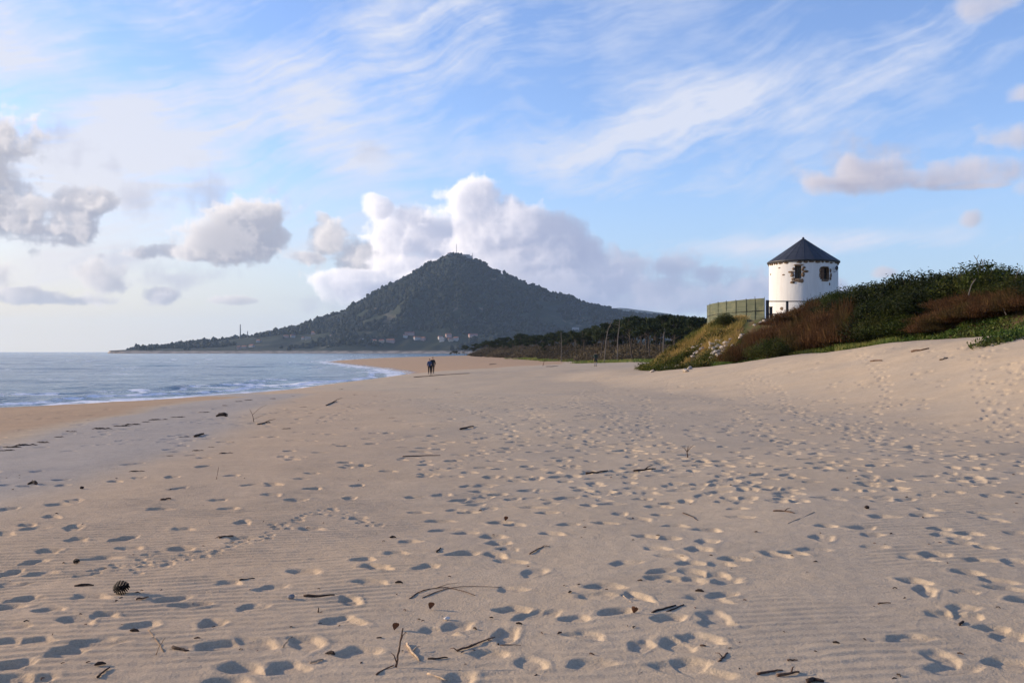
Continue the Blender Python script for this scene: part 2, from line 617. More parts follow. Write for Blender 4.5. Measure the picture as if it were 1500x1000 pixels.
def poly_dist(x, y):
    """signed distance to the foot of the dune, positive inside"""
    x = np.asarray(x, float)
    y = np.asarray(y, float)
    best = np.full(x.shape, 1e9)
    inside = np.zeros(x.shape, bool)
    n = len(BASE)
    for i in range(n):
        ax, ay = BASE[i]
        bx, by = BASE[(i + 1) % n]
        ex, ey = bx - ax, by - ay
        t = np.clip(((x - ax) * ex + (y - ay) * ey) / (ex * ex + ey * ey), 0, 1)
        best = np.minimum(best, (x - ax - t * ex) ** 2 + (y - ay - t * ey) ** 2)
        if ay != by:
            c = ((ay > y) != (by > y)) & (x < ex * (y - ay) / ey + ax)
            inside ^= c
    return np.where(inside, 1, -1) * np.sqrt(best)


def land(x, y, parts=False):
    x = np.asarray(x, float)
    y = np.asarray(y, float)
    s = shore_dist(x, y)
    L = np.interp(y, LL_Y, LL)
    zb = np.where(s > 0, 3.0 * (1 - np.exp(-np.maximum(s, 0) / L)), np.maximum(s * 0.06, -1.6))
    far = sst((y - 560) / 200)
    zb = zb * (1 - 0.5 * far)
    t = poly_dist(x, y)
    t = t + 0.9 * fbm(x * 0.35, y * 0.35, 3, 31) * np.exp(-np.abs(t) / 6)
    zB = np.interp(y, ZB_Y, ZB)
    W = np.interp(y, [0, 60, 80, 100], [15, 14, 8, 10])
    z = zb + (np.maximum(zB, zb) - zb) * np.where(t < 0, sst(1 + t / W), 1.0) * (s > 0)
    wid = np.interp(y, [0, 60, 75, 130], [5.0, 5.5, 7.0, 9.0])
    rise = np.interp(y, HD_Y, HD) * sst(np.maximum(t, 0) / wid)
    z = z + rise + np.where(t > 0, 0.35 * fbm(x * 0.5, y * 0.5, 3, 5) * np.minimum(t / 2, 1), 0)
    # soft swells of blown sand
    z = z + (0.10 * fbm(x / 5.5, y / 7.0, 3, 11)) * sst(s / 10)
    if parts:
        return z, s, t
    return z


def on_land(px, py, d0=3.2, d1=260.0):
    """where the sight line through a photo pixel first meets the ground"""
    d = np.geomspace(d0, d1, 1400)
    x = (px - 750) / F * d
    zr = EYE + (HZ - py) / F * d
    below = np.nonzero(zr <= land(x, d))[0]
    i = below[0] if len(below) else len(d) - 1
    return float(x[i]), float(d[i]), float(land(x[i:i + 1], d[i:i + 1])[0])


# ------------------------------------------------------------------ beach sheet with footprints
ang = np.concatenate([np.linspace(-78, -31, 90, endpoint=False), np.linspace(-31, 31, 980, endpoint=False), np.linspace(31, 78, 91)])
ang = np.radians(ang)
rows = [2.2]
while rows[-1] < 950:
    d = rows[-1]
    rows.append(d * (1 + (0.0021 if d < 22 else 0.0042 if d < 120 else 0.012)))
rows = np.array(rows)
LR = np.log(rows)
AA, DD = np.meshgrid(ang, rows)
GX, GY = np.tan(np.clip(AA, -1.2, 1.2)) * 0, 0
GX = np.sin(AA) * DD
GY = np.cos(AA) * DD
GZ, GS, GT = land(GX, GY, True)
near = np.clip(1 - (DD - 30) / 60, 0, 1)
# wind ripples, about 13 cm from crest to crest, fading in and out in patches
ph = R(8)
wx = GX + 0.25 * fbm(GX * 0.4, GY * 0.4, 2, 41)
wy = GY + 0.035 * fbm(GX * 1.6, GY * 5.0, 2, 45) + 0.20 * fbm(GX * 0.7, GY * 0.30, 2, 43) + 0.05 * fbm(GX * 3, GY * 3, 2, 44)
q = (-math.sin(ph) * wx + math.cos(ph) * wy) * 2 * math.pi / 0.135
rip = np.sin(q + 0.45 * np.sin(q))
ripa = 0.0050 * sst((fbm(GX * 0.35, GY * 0.25, 3, 47) + 0.28) / 0.6) * np.clip(0.85 + 1.3 * fbm(GX * 1.1, GY * 2.2, 3, 49), 0.1, 1.4) * np.clip(1 - (DD - 12) / 22, 0, 1) * sst((GT + 60) * 0 + 1)
GZ = GZ + rip * ripa
GZ = GZ + 0.009 * fbm(GX * 1.1, GY * 1.1, 4, 53) * near + 0.004 * fbm(GX * 9, GY * 9, 2, 59) * np.clip(1 - (DD - 10) / 15, 0, 1)
PIT = np.zeros_like(GZ)
RIM = np.zeros_like(GZ)


def stamp(x, y, hd, ln, wd, dep, seed):
    """press one old footprint into the sand: a soft pit with a raised, uneven rim"""
    r = math.hypot(x, y)
    if r < 2.6:
        return
    a = math.atan2(x, y)
    reach = max(ln, wd) * 2.2
    i0, i1 = np.searchsorted(LR, math.log(max(r - reach, 2.3))), np.searchsorted(LR, math.log(r + reach))
    da = reach / r
    j0, j1 = np.searchsorted(ang, a - da), np.searchsorted(ang, a + da)
    if i1 - i0 < 1 or j1 - j0 < 1:
        return
    sx, sy = GX[i0:i1, j0:j1] - x, GY[i0:i1, j0:j1] - y
    c, s = math.cos(hd), math.sin(hd)
    lx = (sx * c + sy * s) / wd            # across
    ly = (-sx * s + sy * c) / ln           # along, toe at +
    rs = np.random.default_rng(seed)
    w = 1 - 0.18 * np.clip(-ly, 0, 1) + 0.10 * ly
    lx = (lx + rs.uniform(-.2, .2) * ly * ly) / w
    th = np.arctan2(ly, lx)
    e = np.zeros_like(th)
    for k in (2, 3, 5):
        e += rs.uniform(0.02, 0.10) * np.cos(k * th + rs.uniform(0, 6.3))
    rr = np.sqrt(lx * lx + ly * ly) * (1 + e)
    dep = dep * 0.70
    pit = -dep * sst((1.04 - rr) / 0.46)
    pit *= 1 + rs.uniform(-.20, .30) * ly
    rim = dep * (0.08 + 0.09 * np.cos(th - rs.uniform(0, 6.3))) * np.exp(-((rr - 1.22) / 0.20) ** 2)
    PIT[i0:i1, j0:j1] = np.minimum(PIT[i0:i1, j0:j1], pit)
    RIM[i0:i1, j0:j1] = np.maximum(RIM[i0:i1, j0:j1], rim)


seed_n = 1000
# footprints that can be made out one by one (photo pixels)
FP = []
for ox, oy, lst in (
    (0, 740, "235,47 125,83 150,98 325,93 25,122 545,142 810,102 1070,75 1370,100 1075,142 340,147 215,195 575,182 450,228 805,187 150,245 180,296 35,298 55,342 405,393 110,407 750,405 845,432 1340,285 1010,335 1195,357 1110,442 225,455 350,495 460,477 630,518 940,512 170,588 55,522 20,445 35,595 300,630 430,595 70,690 45,750 1350,598 1075,710 1270,710 960,610 1130,600 1490,500 1000,770 140,770"),
    (500, 740, "75,50 440,65 345,27 445,103 560,27 765,83 700,72 550,118 670,135 695,160 735,188 535,207 680,212 745,240 300,155 245,203 105,232 160,265 375,265 845,290 140,330 40,410 750,365 755,452 830,478 890,470 430,545 500,530 725,562 15,505 80,635 655,645 835,690 1095,690 515,760 1210,460 1030,490 1075,565 1315,608 1480,610 1440,490 1300,400 1130,395 1165,355 1250,250 1400,285 1410,315 1455,220 1390,185 1340,132 1435,140 1405,38 1470,85 1315,57 905,28 850,5 1000,77 930,122 1490,325 1480,705 1225,35 1160,72"),
    (1000, 740, "110,103 105,155 240,10 255,48 70,190 20,325 45,290 165,255 230,230 150,305 185,325 120,405 165,385 140,485 150,515 35,250 490,202 575,190 410,212 610,138 630,88 790,95 830,125 840,178 1130,100 1145,125 885,45 1050,40 1090,15 1370,60 1320,30 1470,120 1260,122 1225,160 1210,138 1330,180 1110,215 1035,232 1305,237 1455,245 1250,290 1020,330 1060,372 1240,375 1385,328 1430,365 1490,410 1130,470 1225,445 1245,480 990,575 1360,535 1420,570 1185,710 1140,670 1430,690 80,580 15,600 100,730 30,690")):
    for tok in lst.split():
        a, b = tok.split(',')
        FP.append((ox + int(a) / 3, oy + int(b) / 3))
for (px, py) in FP:
    x, y, z = on_land(px, py + 1)
    seed_n += 1
    if random.random() < 0.3:
        stamp(x, y, random.uniform(-1.2, 1.2), 0.165 * random.uniform(.85, 1.25), 0.10 * random.uniform(.85, 1.25), 0.033 * random.uniform(.8, 1.3), seed_n)
    else:
        stamp(x, y, random.uniform(0.7, 1.9), 0.145 * random.uniform(.8, 1.3), 0.105 * random.uniform(.85, 1.25), 0.033 * random.uniform(.8, 1.35), seed_n)
# the trodden middle distance: walks of several people plus stray prints
for k in range(2300):
    py = 545 + 190 * random.random() ** 0.85
    px = random.uniform(-150, 1650)
    keep = 0.55 + 0.45 * min(1, max(0, (px - 500) / 500))
    if py > 655:
        keep *= 0.6
    if py > 640 and px < 620:
        keep *= 0.35
    if random.random() > keep:
        continue
    d = (EYE - 2.7) * F / (py - HZ)
    x = (px - 750) / F * d
    if shore_dist(np.array([x]), np.array([d]))[0] < 4 or poly_dist(np.array([x]), np.array([d]))[0] > -0.3:
        continue
    seed_n += 1
    g = 0.80 + 0.5 * min(1, d / 60)
    stamp(x, d, random.uniform(0, 3.1), 0.17 * g * random.uniform(.8, 1.3), 0.12 * g * random.uniform(.8, 1.3), 0.038 * g * random.uniform(.6, 1.25), seed_n)
for (x0, y0, x1, y1) in [(3, 13, 6, 60), (2, 15, 4, 70), (5.5, 14, 9, 62), (7, 16, 14, 66), (0, 22, -9, 80), (3, 14, -4, 64), (8, 22, 18, 50), (6.2, 13, 11, 48), (-5, 28, -8, 90), (1.5, 15, 9, 105),
                         (9, 18, 20.5, 43), (12, 24, 21, 40), (-9, 28, -2, 55)]:
    L_ = math.hypot(x1 - x0, y1 - y0)
    hd = -math.atan2(x1 - x0, y1 - y0)
    t = 0.0
    k = 0
    while t < L_:
        f = t / L_
        bx, by = x0 + (x1 - x0) * f + 0.5 * math.sin(t * 0.21 + x0 * 3), y0 + (y1 - y0) * f
        sd = 0.12 if k % 2 else -0.12
        seed_n += 1
        stamp(bx + sd * math.cos(hd) + random.uniform(-.05, .05), by + sd * math.sin(hd), hd + sd * 1.2, 0.16 * random.uniform(.9, 1.2), 0.10 * random.uniform(.9, 1.2), 0.036 * random.uniform(.7, 1.2), seed_n)
        t += 0.68 * random.uniform(.9, 1.1)
        k += 1
# prints going on to either side of the view
for k in range(420):
    sgn = 1 if k % 5 else -1
    y = random.uniform(3.5, 20)
    x = sgn * (y * 0.53 + random.uniform(0.2, 9))
    if shore_dist(np.array([x]), np.array([y]))[0] < 8 or poly_dist(np.array([x]), np.array([y]))[0] > -1:
        continue
    seed_n += 1
    stamp(x, y, random.uniform(0, 3.1), 0.15 * random.uniform(.8, 1.3), 0.105 * random.uniform(.85, 1.25), 0.033 * random.uniform(.8, 1.3), seed_n)
# small tracks of a dog and gulls
for (px0, py0, px1, py1, n) in [(400, 775, 490, 742, 34), (200, 835, 410, 782, 44), (120, 845, 240, 810, 20), (560, 772, 480, 745, 20), (620, 690, 760, 660, 24)]:
    for k in range(n):
        f = k / n
        x, y, z = on_land(px0 + (px1 - px0) * f + random.uniform(-9, 9), py0 + (py1 - py0) * f + random.uniform(-5, 5))
        seed_n += 1
        stamp(x, y, random.uniform(0, 3), 0.05 * random.uniform(.8, 1.3), 0.045, 0.016, seed_n)
GZ = GZ + PIT + RIM * np.clip(1 + PIT / 0.010, 0, 1)


def damp_line(y):
    return np.interp(y, [0, 20, 29, 60, 80, 100, 112, 125, 200, 262, 900], [-12, -11.5, -13, -17, -25, -30, -28, -22, 10, 14, 20])


u_ = GX - damp_line(GY) + 1.2 * fbm(GX * 0.12, GY * 0.12, 3, 61)
damp = sst((-u_ + 0.6) / 1.6)
wet = sst((3.6 - GS + 1.5 * fbm(GX * 0.2, GY * 0.2, 2, 62)) / 2.5)
grey = sst(u_ / 0.8) * sst((6.0 - u_) / 2.5) * sst((140 - GY) / 40)
warm = sst((u_ - 4) / 2) * sst((13 - u_) / 6)
veg = sst((GT + 0.1) / 0.7)
veg = np.maximum(veg, sst((GY - 150) / 30) * sst((GX - np.interp(GY, [150, 200, 300, 450, 700], [27, 20, 6, -18, -30])) / 8))

ni, nj = GX.shape
idx = np.arange(ni * nj).reshape(ni, nj)
quads = np.stack([idx[:-1, :-1], idx[:-1, 1:], idx[1:, 1:], idx[1:, :-1]], -1).reshape(-1, 4)
quads = quads[:, ::-1]

ms = bpy.data.materials.new('beach_sand')
ms.use_nodes = True
t = NT(ms.node_tree)
b = ms.node_tree.nodes['Principled BSDF']
oc = t.n('ShaderNodeTexCoord').outputs['Object']


def attr(t, name):
    return t.n('ShaderNodeAttribute', attribute_name=name).outputs['Fac']


n1 = t.noise(oc, 0.35, 5, 0.6)
n2 = t.noise(oc, 240.0, 2, 0.7)
n3 = t.noise(oc, 6.0, 5, 0.65)
dry = t.mix(t.remap(n1, .35, .65), (0.475, 0.365, 0.246, 1), (0.44, 0.348, 0.246, 1))
dry = t.mix(t.math('MULTIPLY', attr(t, 'grey'), 0.9), dry, (0.38, 0.325, 0.27, 1))
dry = t.mix(t.math('MULTIPLY', attr(t, 'warm'), 0.5), dry, (0.52, 0.35, 0.21, 1))
dry = t.mix(attr(t, 'damp'), dry, (0.43, 0.285, 0.17, 1))
dry = t.mix(attr(t, 'wet'), dry, (0.29, 0.19, 0.12, 1))
g2 = t.noise(oc, 75.0, 3, 0.75)
grain = t.math('MULTIPLY', t.remap(n2, .3, .7, 0.82, 1.16, False), t.remap(g2, .28, .72, 0.80, 1.18, False))
fleck = t.remap(t.noise(oc, 46.0, 2, 0.5), .70, .74)
dry = t.mix(t.math('MULTIPLY', fleck, .45), dry, (0.16, 0.11, 0.075, 1))
dry = t.mix(1.0, dry, t.xyz(grain, grain, grain), 'MULTIPLY')
patch = t.math('MULTIPLY', t.remap(n3, .3, .7, 0.92, 1.07, False), t.remap(t.noise(oc, 0.9, 5, .6), .3, .7, 0.94, 1.05, False))
dry = t.mix(1.0, dry, t.xyz(patch, patch, patch), 'MULTIPLY')
litter = t.mix(t.remap(t.noise(oc, 1.3, 5, .65), .4, .62), (0.085, 0.055, 0.03, 1), (0.06, 0.07, 0.022, 1))
t.link(t.mix(attr(t, 'veg'), dry, litter), b.inputs['Base Color'])
b.inputs['Specular IOR Level'].default_value = 0.15
t.link(t.math('MULTIPLY_ADD', attr(t, 'wet'), -0.70, 0.92), b.inputs['Roughness'])
bp = t.n('ShaderNodeBump')
bp.inputs['Strength'].default_value = 0.55
bp.inputs['Distance'].default_value = 0.006
t.link(t.math('ADD', t.math('MULTIPLY', g2, 1.3), t.math('MULTIPLY', t.noise(oc, 34, 4, .7), 2.6)), bp.inputs['Height'])
t.link(bp.outputs[0], b.inputs['Normal'])
sand = mesh_obj('beach_sand', np.stack([GX, GY, GZ], -1).reshape(-1, 3), quads, ms, smooth=True,
                attrs=dict(damp=damp.ravel(), wet=wet.ravel(), grey=grey.ravel(), warm=warm.ravel(), veg=veg.ravel()))
props(sand, kind='structure')

# ------------------------------------------------------------------ sea
sa_ = np.radians(np.linspace(-80, 60, 900))
sr = [30.0]
while sr[-1] < 13000:
    d = sr[-1]
    sr.append(d * (1 + (0.0045 if d < 400 else 0.012 if d < 1500 else 0.03)))
sr = np.array(sr)
A2, D2 = np.meshgrid(sa_, sr)
SX, SY = np.sin(A2) * D2, np.cos(A2) * D2
s_ = shore_dist(SX, SY)
# true distance to the waterline
best = np.full(SX.shape, 1e9)
for i in range(len(SH_Y) - 1):
    ax, ay, bx, by = SH_X[i], SH_Y[i], SH_X[i + 1], SH_Y[i + 1]
    ex, ey = bx - ax, by - ay
    tt = np.clip(((SX - ax) * ex + (SY - ay) * ey) / (ex * ex + ey * ey), 0, 1)
    best = np.minimum(best, np.hypot(SX - ax - tt * ex, SY - ay - tt * ey))
sd = np.where(s_ < 0, best, -best)
SZ = np.zeros_like(SX)
# swell lines rolling in, short crested, steeper where they near the beach
wob = 9 * fbm(SX / 60, SY / 60, 3, 71)
for (per, amp, se, rot) in ((26, 0.26, 72, 0.16), (15, 0.13, 75, -0.05), (7, 0.06, 78, 0.3)):
    qq = (SY * math.cos(rot) + SX * math.sin(rot) + wob) * 2 * math.pi / per
    md = np.clip(fbm(SX / 45, SY / 18, 3, se) * 2.2 + 0.45, 0, 1.4)
    SZ += amp * md * (np.exp(np.sin(qq) - 1) * 1.6 - 0.6) * sst(sd / 14) * np.clip(1 - (D2 - 900) / 900, 0, 1)
SZ += 0.06 * fbm(SX / 2.2, SY / 1.3, 3, 80) * sst(sd / 6) * np.clip(1 - (D2 - 150) / 250, 0, 1)
# the breaking line close to the beach
edge = 2.2 * fbm(SX / 9, SY / 9, 3, 83)
br1 = np.exp(-((sd - 7.5 + edge) / 1.1) ** 2)
br2 = np.exp(-((sd - 17 + 2 * edge) / 1.6) ** 2) * sst((fbm(SX / 40, SY / 40, 2, 86) + .15) / .3)
SZ += 0.22 * br1 + 0.26 * br2
SZ += np.where(sd < 0, np.maximum(0.06 * sd, -0.5), 0)
foam = np.zeros_like(SX)
lace = fbm(SX / 2.0, SY / 1.3, 4, 90, 0.6)
foam = np.maximum(foam, sst((5.6 + edge - sd) / 2.0) * sst((sd + 1.5) / 1.0) * np.clip(0.62 + 1.2 * lace, 0, 1))
foam = np.maximum(foam, sst(1 - np.abs(sd - 6.6 + edge) / 1.3) * np.clip(0.75 + 1.2 * lace, 0, 1))
foam = np.maximum(foam, np.exp(-((sd - 15.6 + 2 * edge) / 1.5) ** 2) * np.clip(0.25 + 1.6 * lace, 0, 1) * sst((fbm(SX / 40, SY / 40, 2, 86) + .12) / .3))
foam = np.maximum(foam, np.clip(0.10 + 1.4 * lace, 0, 1) * sst((13 - sd) / 8) * 0.5)
caps = sst((fbm(SX / 16, SY / 4.5, 4, 93) - 0.47) / 0.10) * 0.8
foam = np.maximum(foam, caps * sst((D2 - 60) / 60) * np.clip(1 - (D2 - 700) / 1800, 0.25, 1))
ni, nj = SX.shape
idx = np.arange(ni * nj).reshape(ni, nj)
qd = np.stack([idx[:-1, :-1], idx[1:, :-1], idx[1:, 1:], idx[:-1, 1:]], -1).reshape(-1, 4)
msea = bpy.data.materials.new('sea_water')
msea.use_nodes = True
t = NT(msea.node_tree)
b = msea.node_tree.nodes['Principled BSDF']
oc = t.n('ShaderNodeTexCoord').outputs['Object']
fo = attr(t, 'foam')
fo = t.remap(t.math('ADD', fo, t.math('MULTIPLY', t.math('SUBTRACT', t.noise(oc, 2.2, 5, .65), .5), .7)), 0.22, 0.72)
wcol = t.mix(t.remap(t.noise(oc, 0.02, 4, .55), .35, .65), (0.075, 0.135, 0.18, 1), (0.11, 0.185, 0.21, 1))
wcol = t.mix(attr(t, 'shallow'), wcol, (0.16, 0.22, 0.21, 1))
t.link(t.mix(fo, wcol, (0.80, 0.80, 0.82, 1)), b.inputs['Base Color'])
t.link(t.math('MULTIPLY_ADD', fo, 0.5, 0.16), b.inputs['Roughness'])
b.inputs['IOR'].default_value = 1.333
bp = t.n('ShaderNodeBump')
bp.inputs['Strength'].default_value = 1.0
bp.inputs['Distance'].default_value = 0.8
mp = t.vmath('MULTIPLY', oc, (0.45, 1.0, 1.0))
bh = t.math('ADD', t.math('MULTIPLY', t.noise(mp, 0.9, 5, .62), 0.55), t.math('MULTIPLY', t.noise(mp, 0.16, 4, .6), 1.6))
t.link(bh, bp.inputs['Height'])
t.link(bp.outputs[0], b.inputs['Normal'])
keep = (sd > -6)
kq = keep.ravel()[qd].any(1)
sea = mesh_obj('sea', np.stack([SX, SY, SZ], -1).reshape(-1, 3), qd[kq], msea, smooth=True,
               attrs=dict(foam=foam.ravel(), shallow=sst((16 - sd) / 16).ravel()))
props(sea, kind='structure')

# ------------------------------------------------------------------ the mountain across the river mouth
PK = 3400.0
RID = [(-400, 519), (60, 518), (150, 516.5), (190, 514), (250, 509), (300, 501), (350, 496), (400, 489), (440, 478), (480, 465), (500, 458), (530, 443), (560, 424), (590, 411),
       (620, 393), (640, 381), (655, 372.5), (664, 370.5), (674, 371), (690, 377), (720, 394), (760, 411), (800, 428), (850, 444), (890, 455), (930, 461), (970, 465),
       (1000, 469), (1040, 474), (1150, 482), (1400, 495), (1900, 505)]
RX = np.array([(p - 750) / F * PK for p, _ in RID])
RZ = np.array([EYE + (HZ - q) / F * PK for _, q in RID])


def hill(x, y):
    x = np.asarray(x, float)
    y = np.asarray(y, float)
    xr = x * (PK / np.maximum(y, 1000)) * 0.6 + x * 0.4
    h = np.interp(xr + 16 * fbm(x / 160, y / 160, 2, 101), RX, RZ)
    tf = np.clip((PK - y) / 830.0, 0, 1)
    tb = np.clip((y - PK) / 900.0, 0, 1)
    f = np.where(y < PK, (1 - tf) ** 1.25, (1 - tb) ** 1.2)
    sp = fbm(x / 210 + 0.3 * fbm(x / 300, y / 300, 2, 104), y / 520, 4, 107)
    z = h * f + sp * 0.32 * h * (tf * (1 - tf) * 3.2) + 6 * fbm(x / 60, y / 60, 3, 110) * np.minimum(1, h / 60) * f
    fl = 3.2 * sst((y - 2440) / 120) + 10 * sst((y - 2560) / 200) * sst((x + 1250) / 300)
    z = np.maximum(z, fl * (y < PK + 500))
    return np.where(y < 2470, np.minimum(z, (y - 2440) * 0.1), z)


mx = np.linspace(-1750, 2600, 620)
my = np.concatenate([np.linspace(2400, 3450, 230), np.linspace(3470, 4300, 40)])
MX, MY = np.meshgrid(mx, my)
MZ = hill(MX, MY)
# the land ends in a low point on the left
MZ = np.where(MX / MY * F + 750 < 172 + 30 * fbm(MY / 50, MY / 30, 2, 3), -2.0, MZ)
ni, nj = MX.shape
idx = np.arange(ni * nj).reshape(ni, nj)
qd = np.stack([idx[:-1, :-1], idx[:-1, 1:], idx[1:, 1:], idx[1:, :-1]], -1).reshape(-1, 4)
mm = bpy.data.materials.new('mountain_ground')
mm.use_nodes = True
t = NT(mm.node_tree)
b = mm.node_tree.nodes['Principled BSDF']
oc = t.n('ShaderNodeTexCoord').outputs['Object']
_, _, oz = t.sep(oc)
gc = t.mix(t.remap(t.noise(oc, .012, 6, .6), .4, .62), (0.012, 0.02, 0.011, 1), (0.03, 0.036, 0.019, 1))
gc = t.mix(t.remap(t.noise(oc, .006, 5, .62), .60, .66), gc, (0.10, 0.085, 0.06, 1))
rock = t.mix(t.remap(t.noise(oc, .05, 5, .6), .4, .6), (0.10, 0.085, 0.07, 1), (0.40, 0.33, 0.26, 1))
gc = t.mix(t.remap(oz, 9.0, 4.0), gc, rock)
t.link(gc, b.inputs['Base Color'])
b.inputs['Roughness'].default_value = 0.95
b.inputs['Specular IOR Level'].default_value = 0.1
mountain = mesh_obj('mountain', np.stack([MX, MY, MZ], -1).reshape(-1, 3), qd, mm, smooth=True)
props(mountain, kind='structure')


def on_hill(px, py, y0=2470.0, y1=3500.0):
    y = np.linspace(y0, y1, 1500)
    x = (px - 750) / F * y
    zr = EYE + (HZ - py) / F * y
    b_ = np.nonzero(zr <= hill(x, y))[0]
    i = b_[0] if len(b_) else int(np.argmin(zr - hill(x, y)))
    return float(x[i]), float(y[i]), float(hill(x[i:i + 1], y[i:i + 1])[0])


# a farther ridge inland
fx = np.linspace(300, 4500, 160)
fy = np.linspace(6000, 8200, 24)
FX, FY = np.meshgrid(fx, fy)
frid = np.interp(FX / 7000 * F + 750, [700, 820, 880, 920, 960, 1000, 1040, 1100, 1300, 1700], [500, 462, 449, 450, 455, 461, 467, 476, 490, 480])
FZ = (EYE + (HZ - frid) / F * 7000) * (1 - np.abs(FY - 7000) / 1300) + 10 * fbm(FX / 200, FY / 200, 3, 120)
ni, nj = FX.shape
idx = np.arange(ni * nj).reshape(ni, nj)
qd = np.stack([idx[:-1, :-1], idx[:-1, 1:], idx[1:, 1:], idx[1:, :-1]], -1).reshape(-1, 4)
props(mesh_obj('hills', np.stack([FX, FY, FZ], -1).reshape(-1, 3), qd, mm, smooth=True), kind='structure')

# forest on the slopes: thousands of small crowns, one mass
ML_forest = leaf_material('forest_leaves', [(0.005, 0.009, 0.006), (0.008, 0.014, 0.008), (0.014, 0.020, 0.011)], 0.05, 0.8, 0.1)


def ico(sub):
    bm = bmesh.new()
    bmesh.ops.create_icosphere(bm, subdivisions=sub, radius=1.0)
    v = np.array([q.co[:] for q in bm.verts])
    f = np.array([[w.index for w in p.verts] for p in bm.faces])
    bm.free()
    return v, f


IV, IF = ico(1)
n = 26000
fxp = RNG.uniform(-1280, 1500, n)
fyp = RNG.uniform(2560, 3480, n)
zz = hill(fxp, fyp)
clear = fbm(fxp / 130, fyp / 130, 4, 140)
ok = (zz > 9) & (clear < 0.26) & ~((clear > 0.02) & (zz < 60) & (fxp < -150))
fxp, fyp, zz = fxp[ok], fyp[ok], zz[ok]
n = len(fxp)
# extra trees along the skyline
sk = RNG.uniform(-1200, 1100, 900)
fxp = np.concatenate([fxp, sk])
fyp = np.concatenate([fyp, RNG.uniform(3380, 3420, 900)])
zz = hill(fxp, fyp)
n = len(fxp)
sz = RNG.uniform(3.2, 7.5, n) * (0.75 + 0.5 * RNG.random(n))
sz = np.where(np.hypot(fxp + 200, fyp - 3400) < 70, sz * 0.5, sz)
tall = RNG.uniform(0.7, 1.35, n)
jit = 1 + RNG.uniform(-.38, .38, (n, len(IV)))
fv = IV[None] * jit[..., None] * np.stack([sz, sz, sz * tall], -1)[:, None, :]
fv += np.stack([fxp, fyp, zz + sz * tall * 0.6], -1)[:, None, :]
ff = IF[None] + (np.arange(n) * len(IV))[:, None, None]
tint = np.repeat(np.clip(RNG.normal(.45, .25, n) + 0.5 * fbm(fxp / 150, fyp / 150, 3, 150), 0, 1), len(IV))
fo_ = mesh_obj('forest', fv.reshape(-1, 3), ff.reshape(-1, 3), ML_forest, attrs=dict(tint=tint))
props(fo_, 'dark green forest covering the mountain slopes across the water', 'forest', kind='stuff')

# ------------------------------------------------------------------ village at the foot of the mountain
M_white = material('white_render', (0.38, 0.36, 0.34), 0.9, 0.06, 0.5)
M_cream = material('cream_render', (0.42, 0.34, 0.26), 0.9, 0.06, 0.5)
M_pink = material('pink_render', (0.36, 0.25, 0.22), 0.9, 0.06, 0.5)
M_tile = material('orange_tile', (0.30, 0.12, 0.07), 0.9, 0.15, 0.8)
M_tile2 = material('red_tile', (0.25, 0.085, 0.065), 0.9, 0.15, 0.8)
M_dark = material('dark_glass', (0.02, 0.022, 0.028), 0.25)
M_grey = material('grey_concrete', (0.25, 0.23, 0.21), 0.9, 0.1, 1.0)


def house(px, py, wpx, wallm, roofm, label, hm=6.0, y0=2470.0, group='houses of the village across the water'):
    x, y, z = on_hill(px, py, y0)
    w = wpx / F * y
    dpt = min(11.0, w * 0.9)
    rz = random.uniform(-.5, .5)
    hm = hm * random.uniform(.85, 1.15)
    o = empty('house', (x, y, z - 0.5), rz)
    props(o, label, 'house', group)
    m = MB()
    m.box((0, 0, hm / 2 - 1.5), (w, dpt, hm + 3))
    m.build('wall', wallm, o)
    r = MB()
    e = 0.6
    zt, zr = hm, hm + dpt * 0.27
    r.add([(-w / 2 - e, -dpt / 2 - e, zt), (w / 2 + e, -dpt / 2 - e, zt), (w / 2 + e, dpt / 2 + e, zt), (-w / 2 - e, dpt / 2 + e, zt), (-w / 2 + e, 0, zr), (w / 2 - e, 0, zr)],
          [(0, 1, 5, 4), (2, 3, 4, 5), (1, 2, 5), (3, 0, 4), (3, 2, 1, 0)])
    r.build('roof', roofm, o)
    for k in range(max(2, int(w / 4))):
        wx_ = -w / 2 + (k + .5) * w / max(2, int(w / 4))
        g = MB()
        g.box((wx_, -dpt / 2 - 0.03, hm * 0.6), (1.1, 0.14, 1.5))
        g.build('window', M_dark, o)
    return o


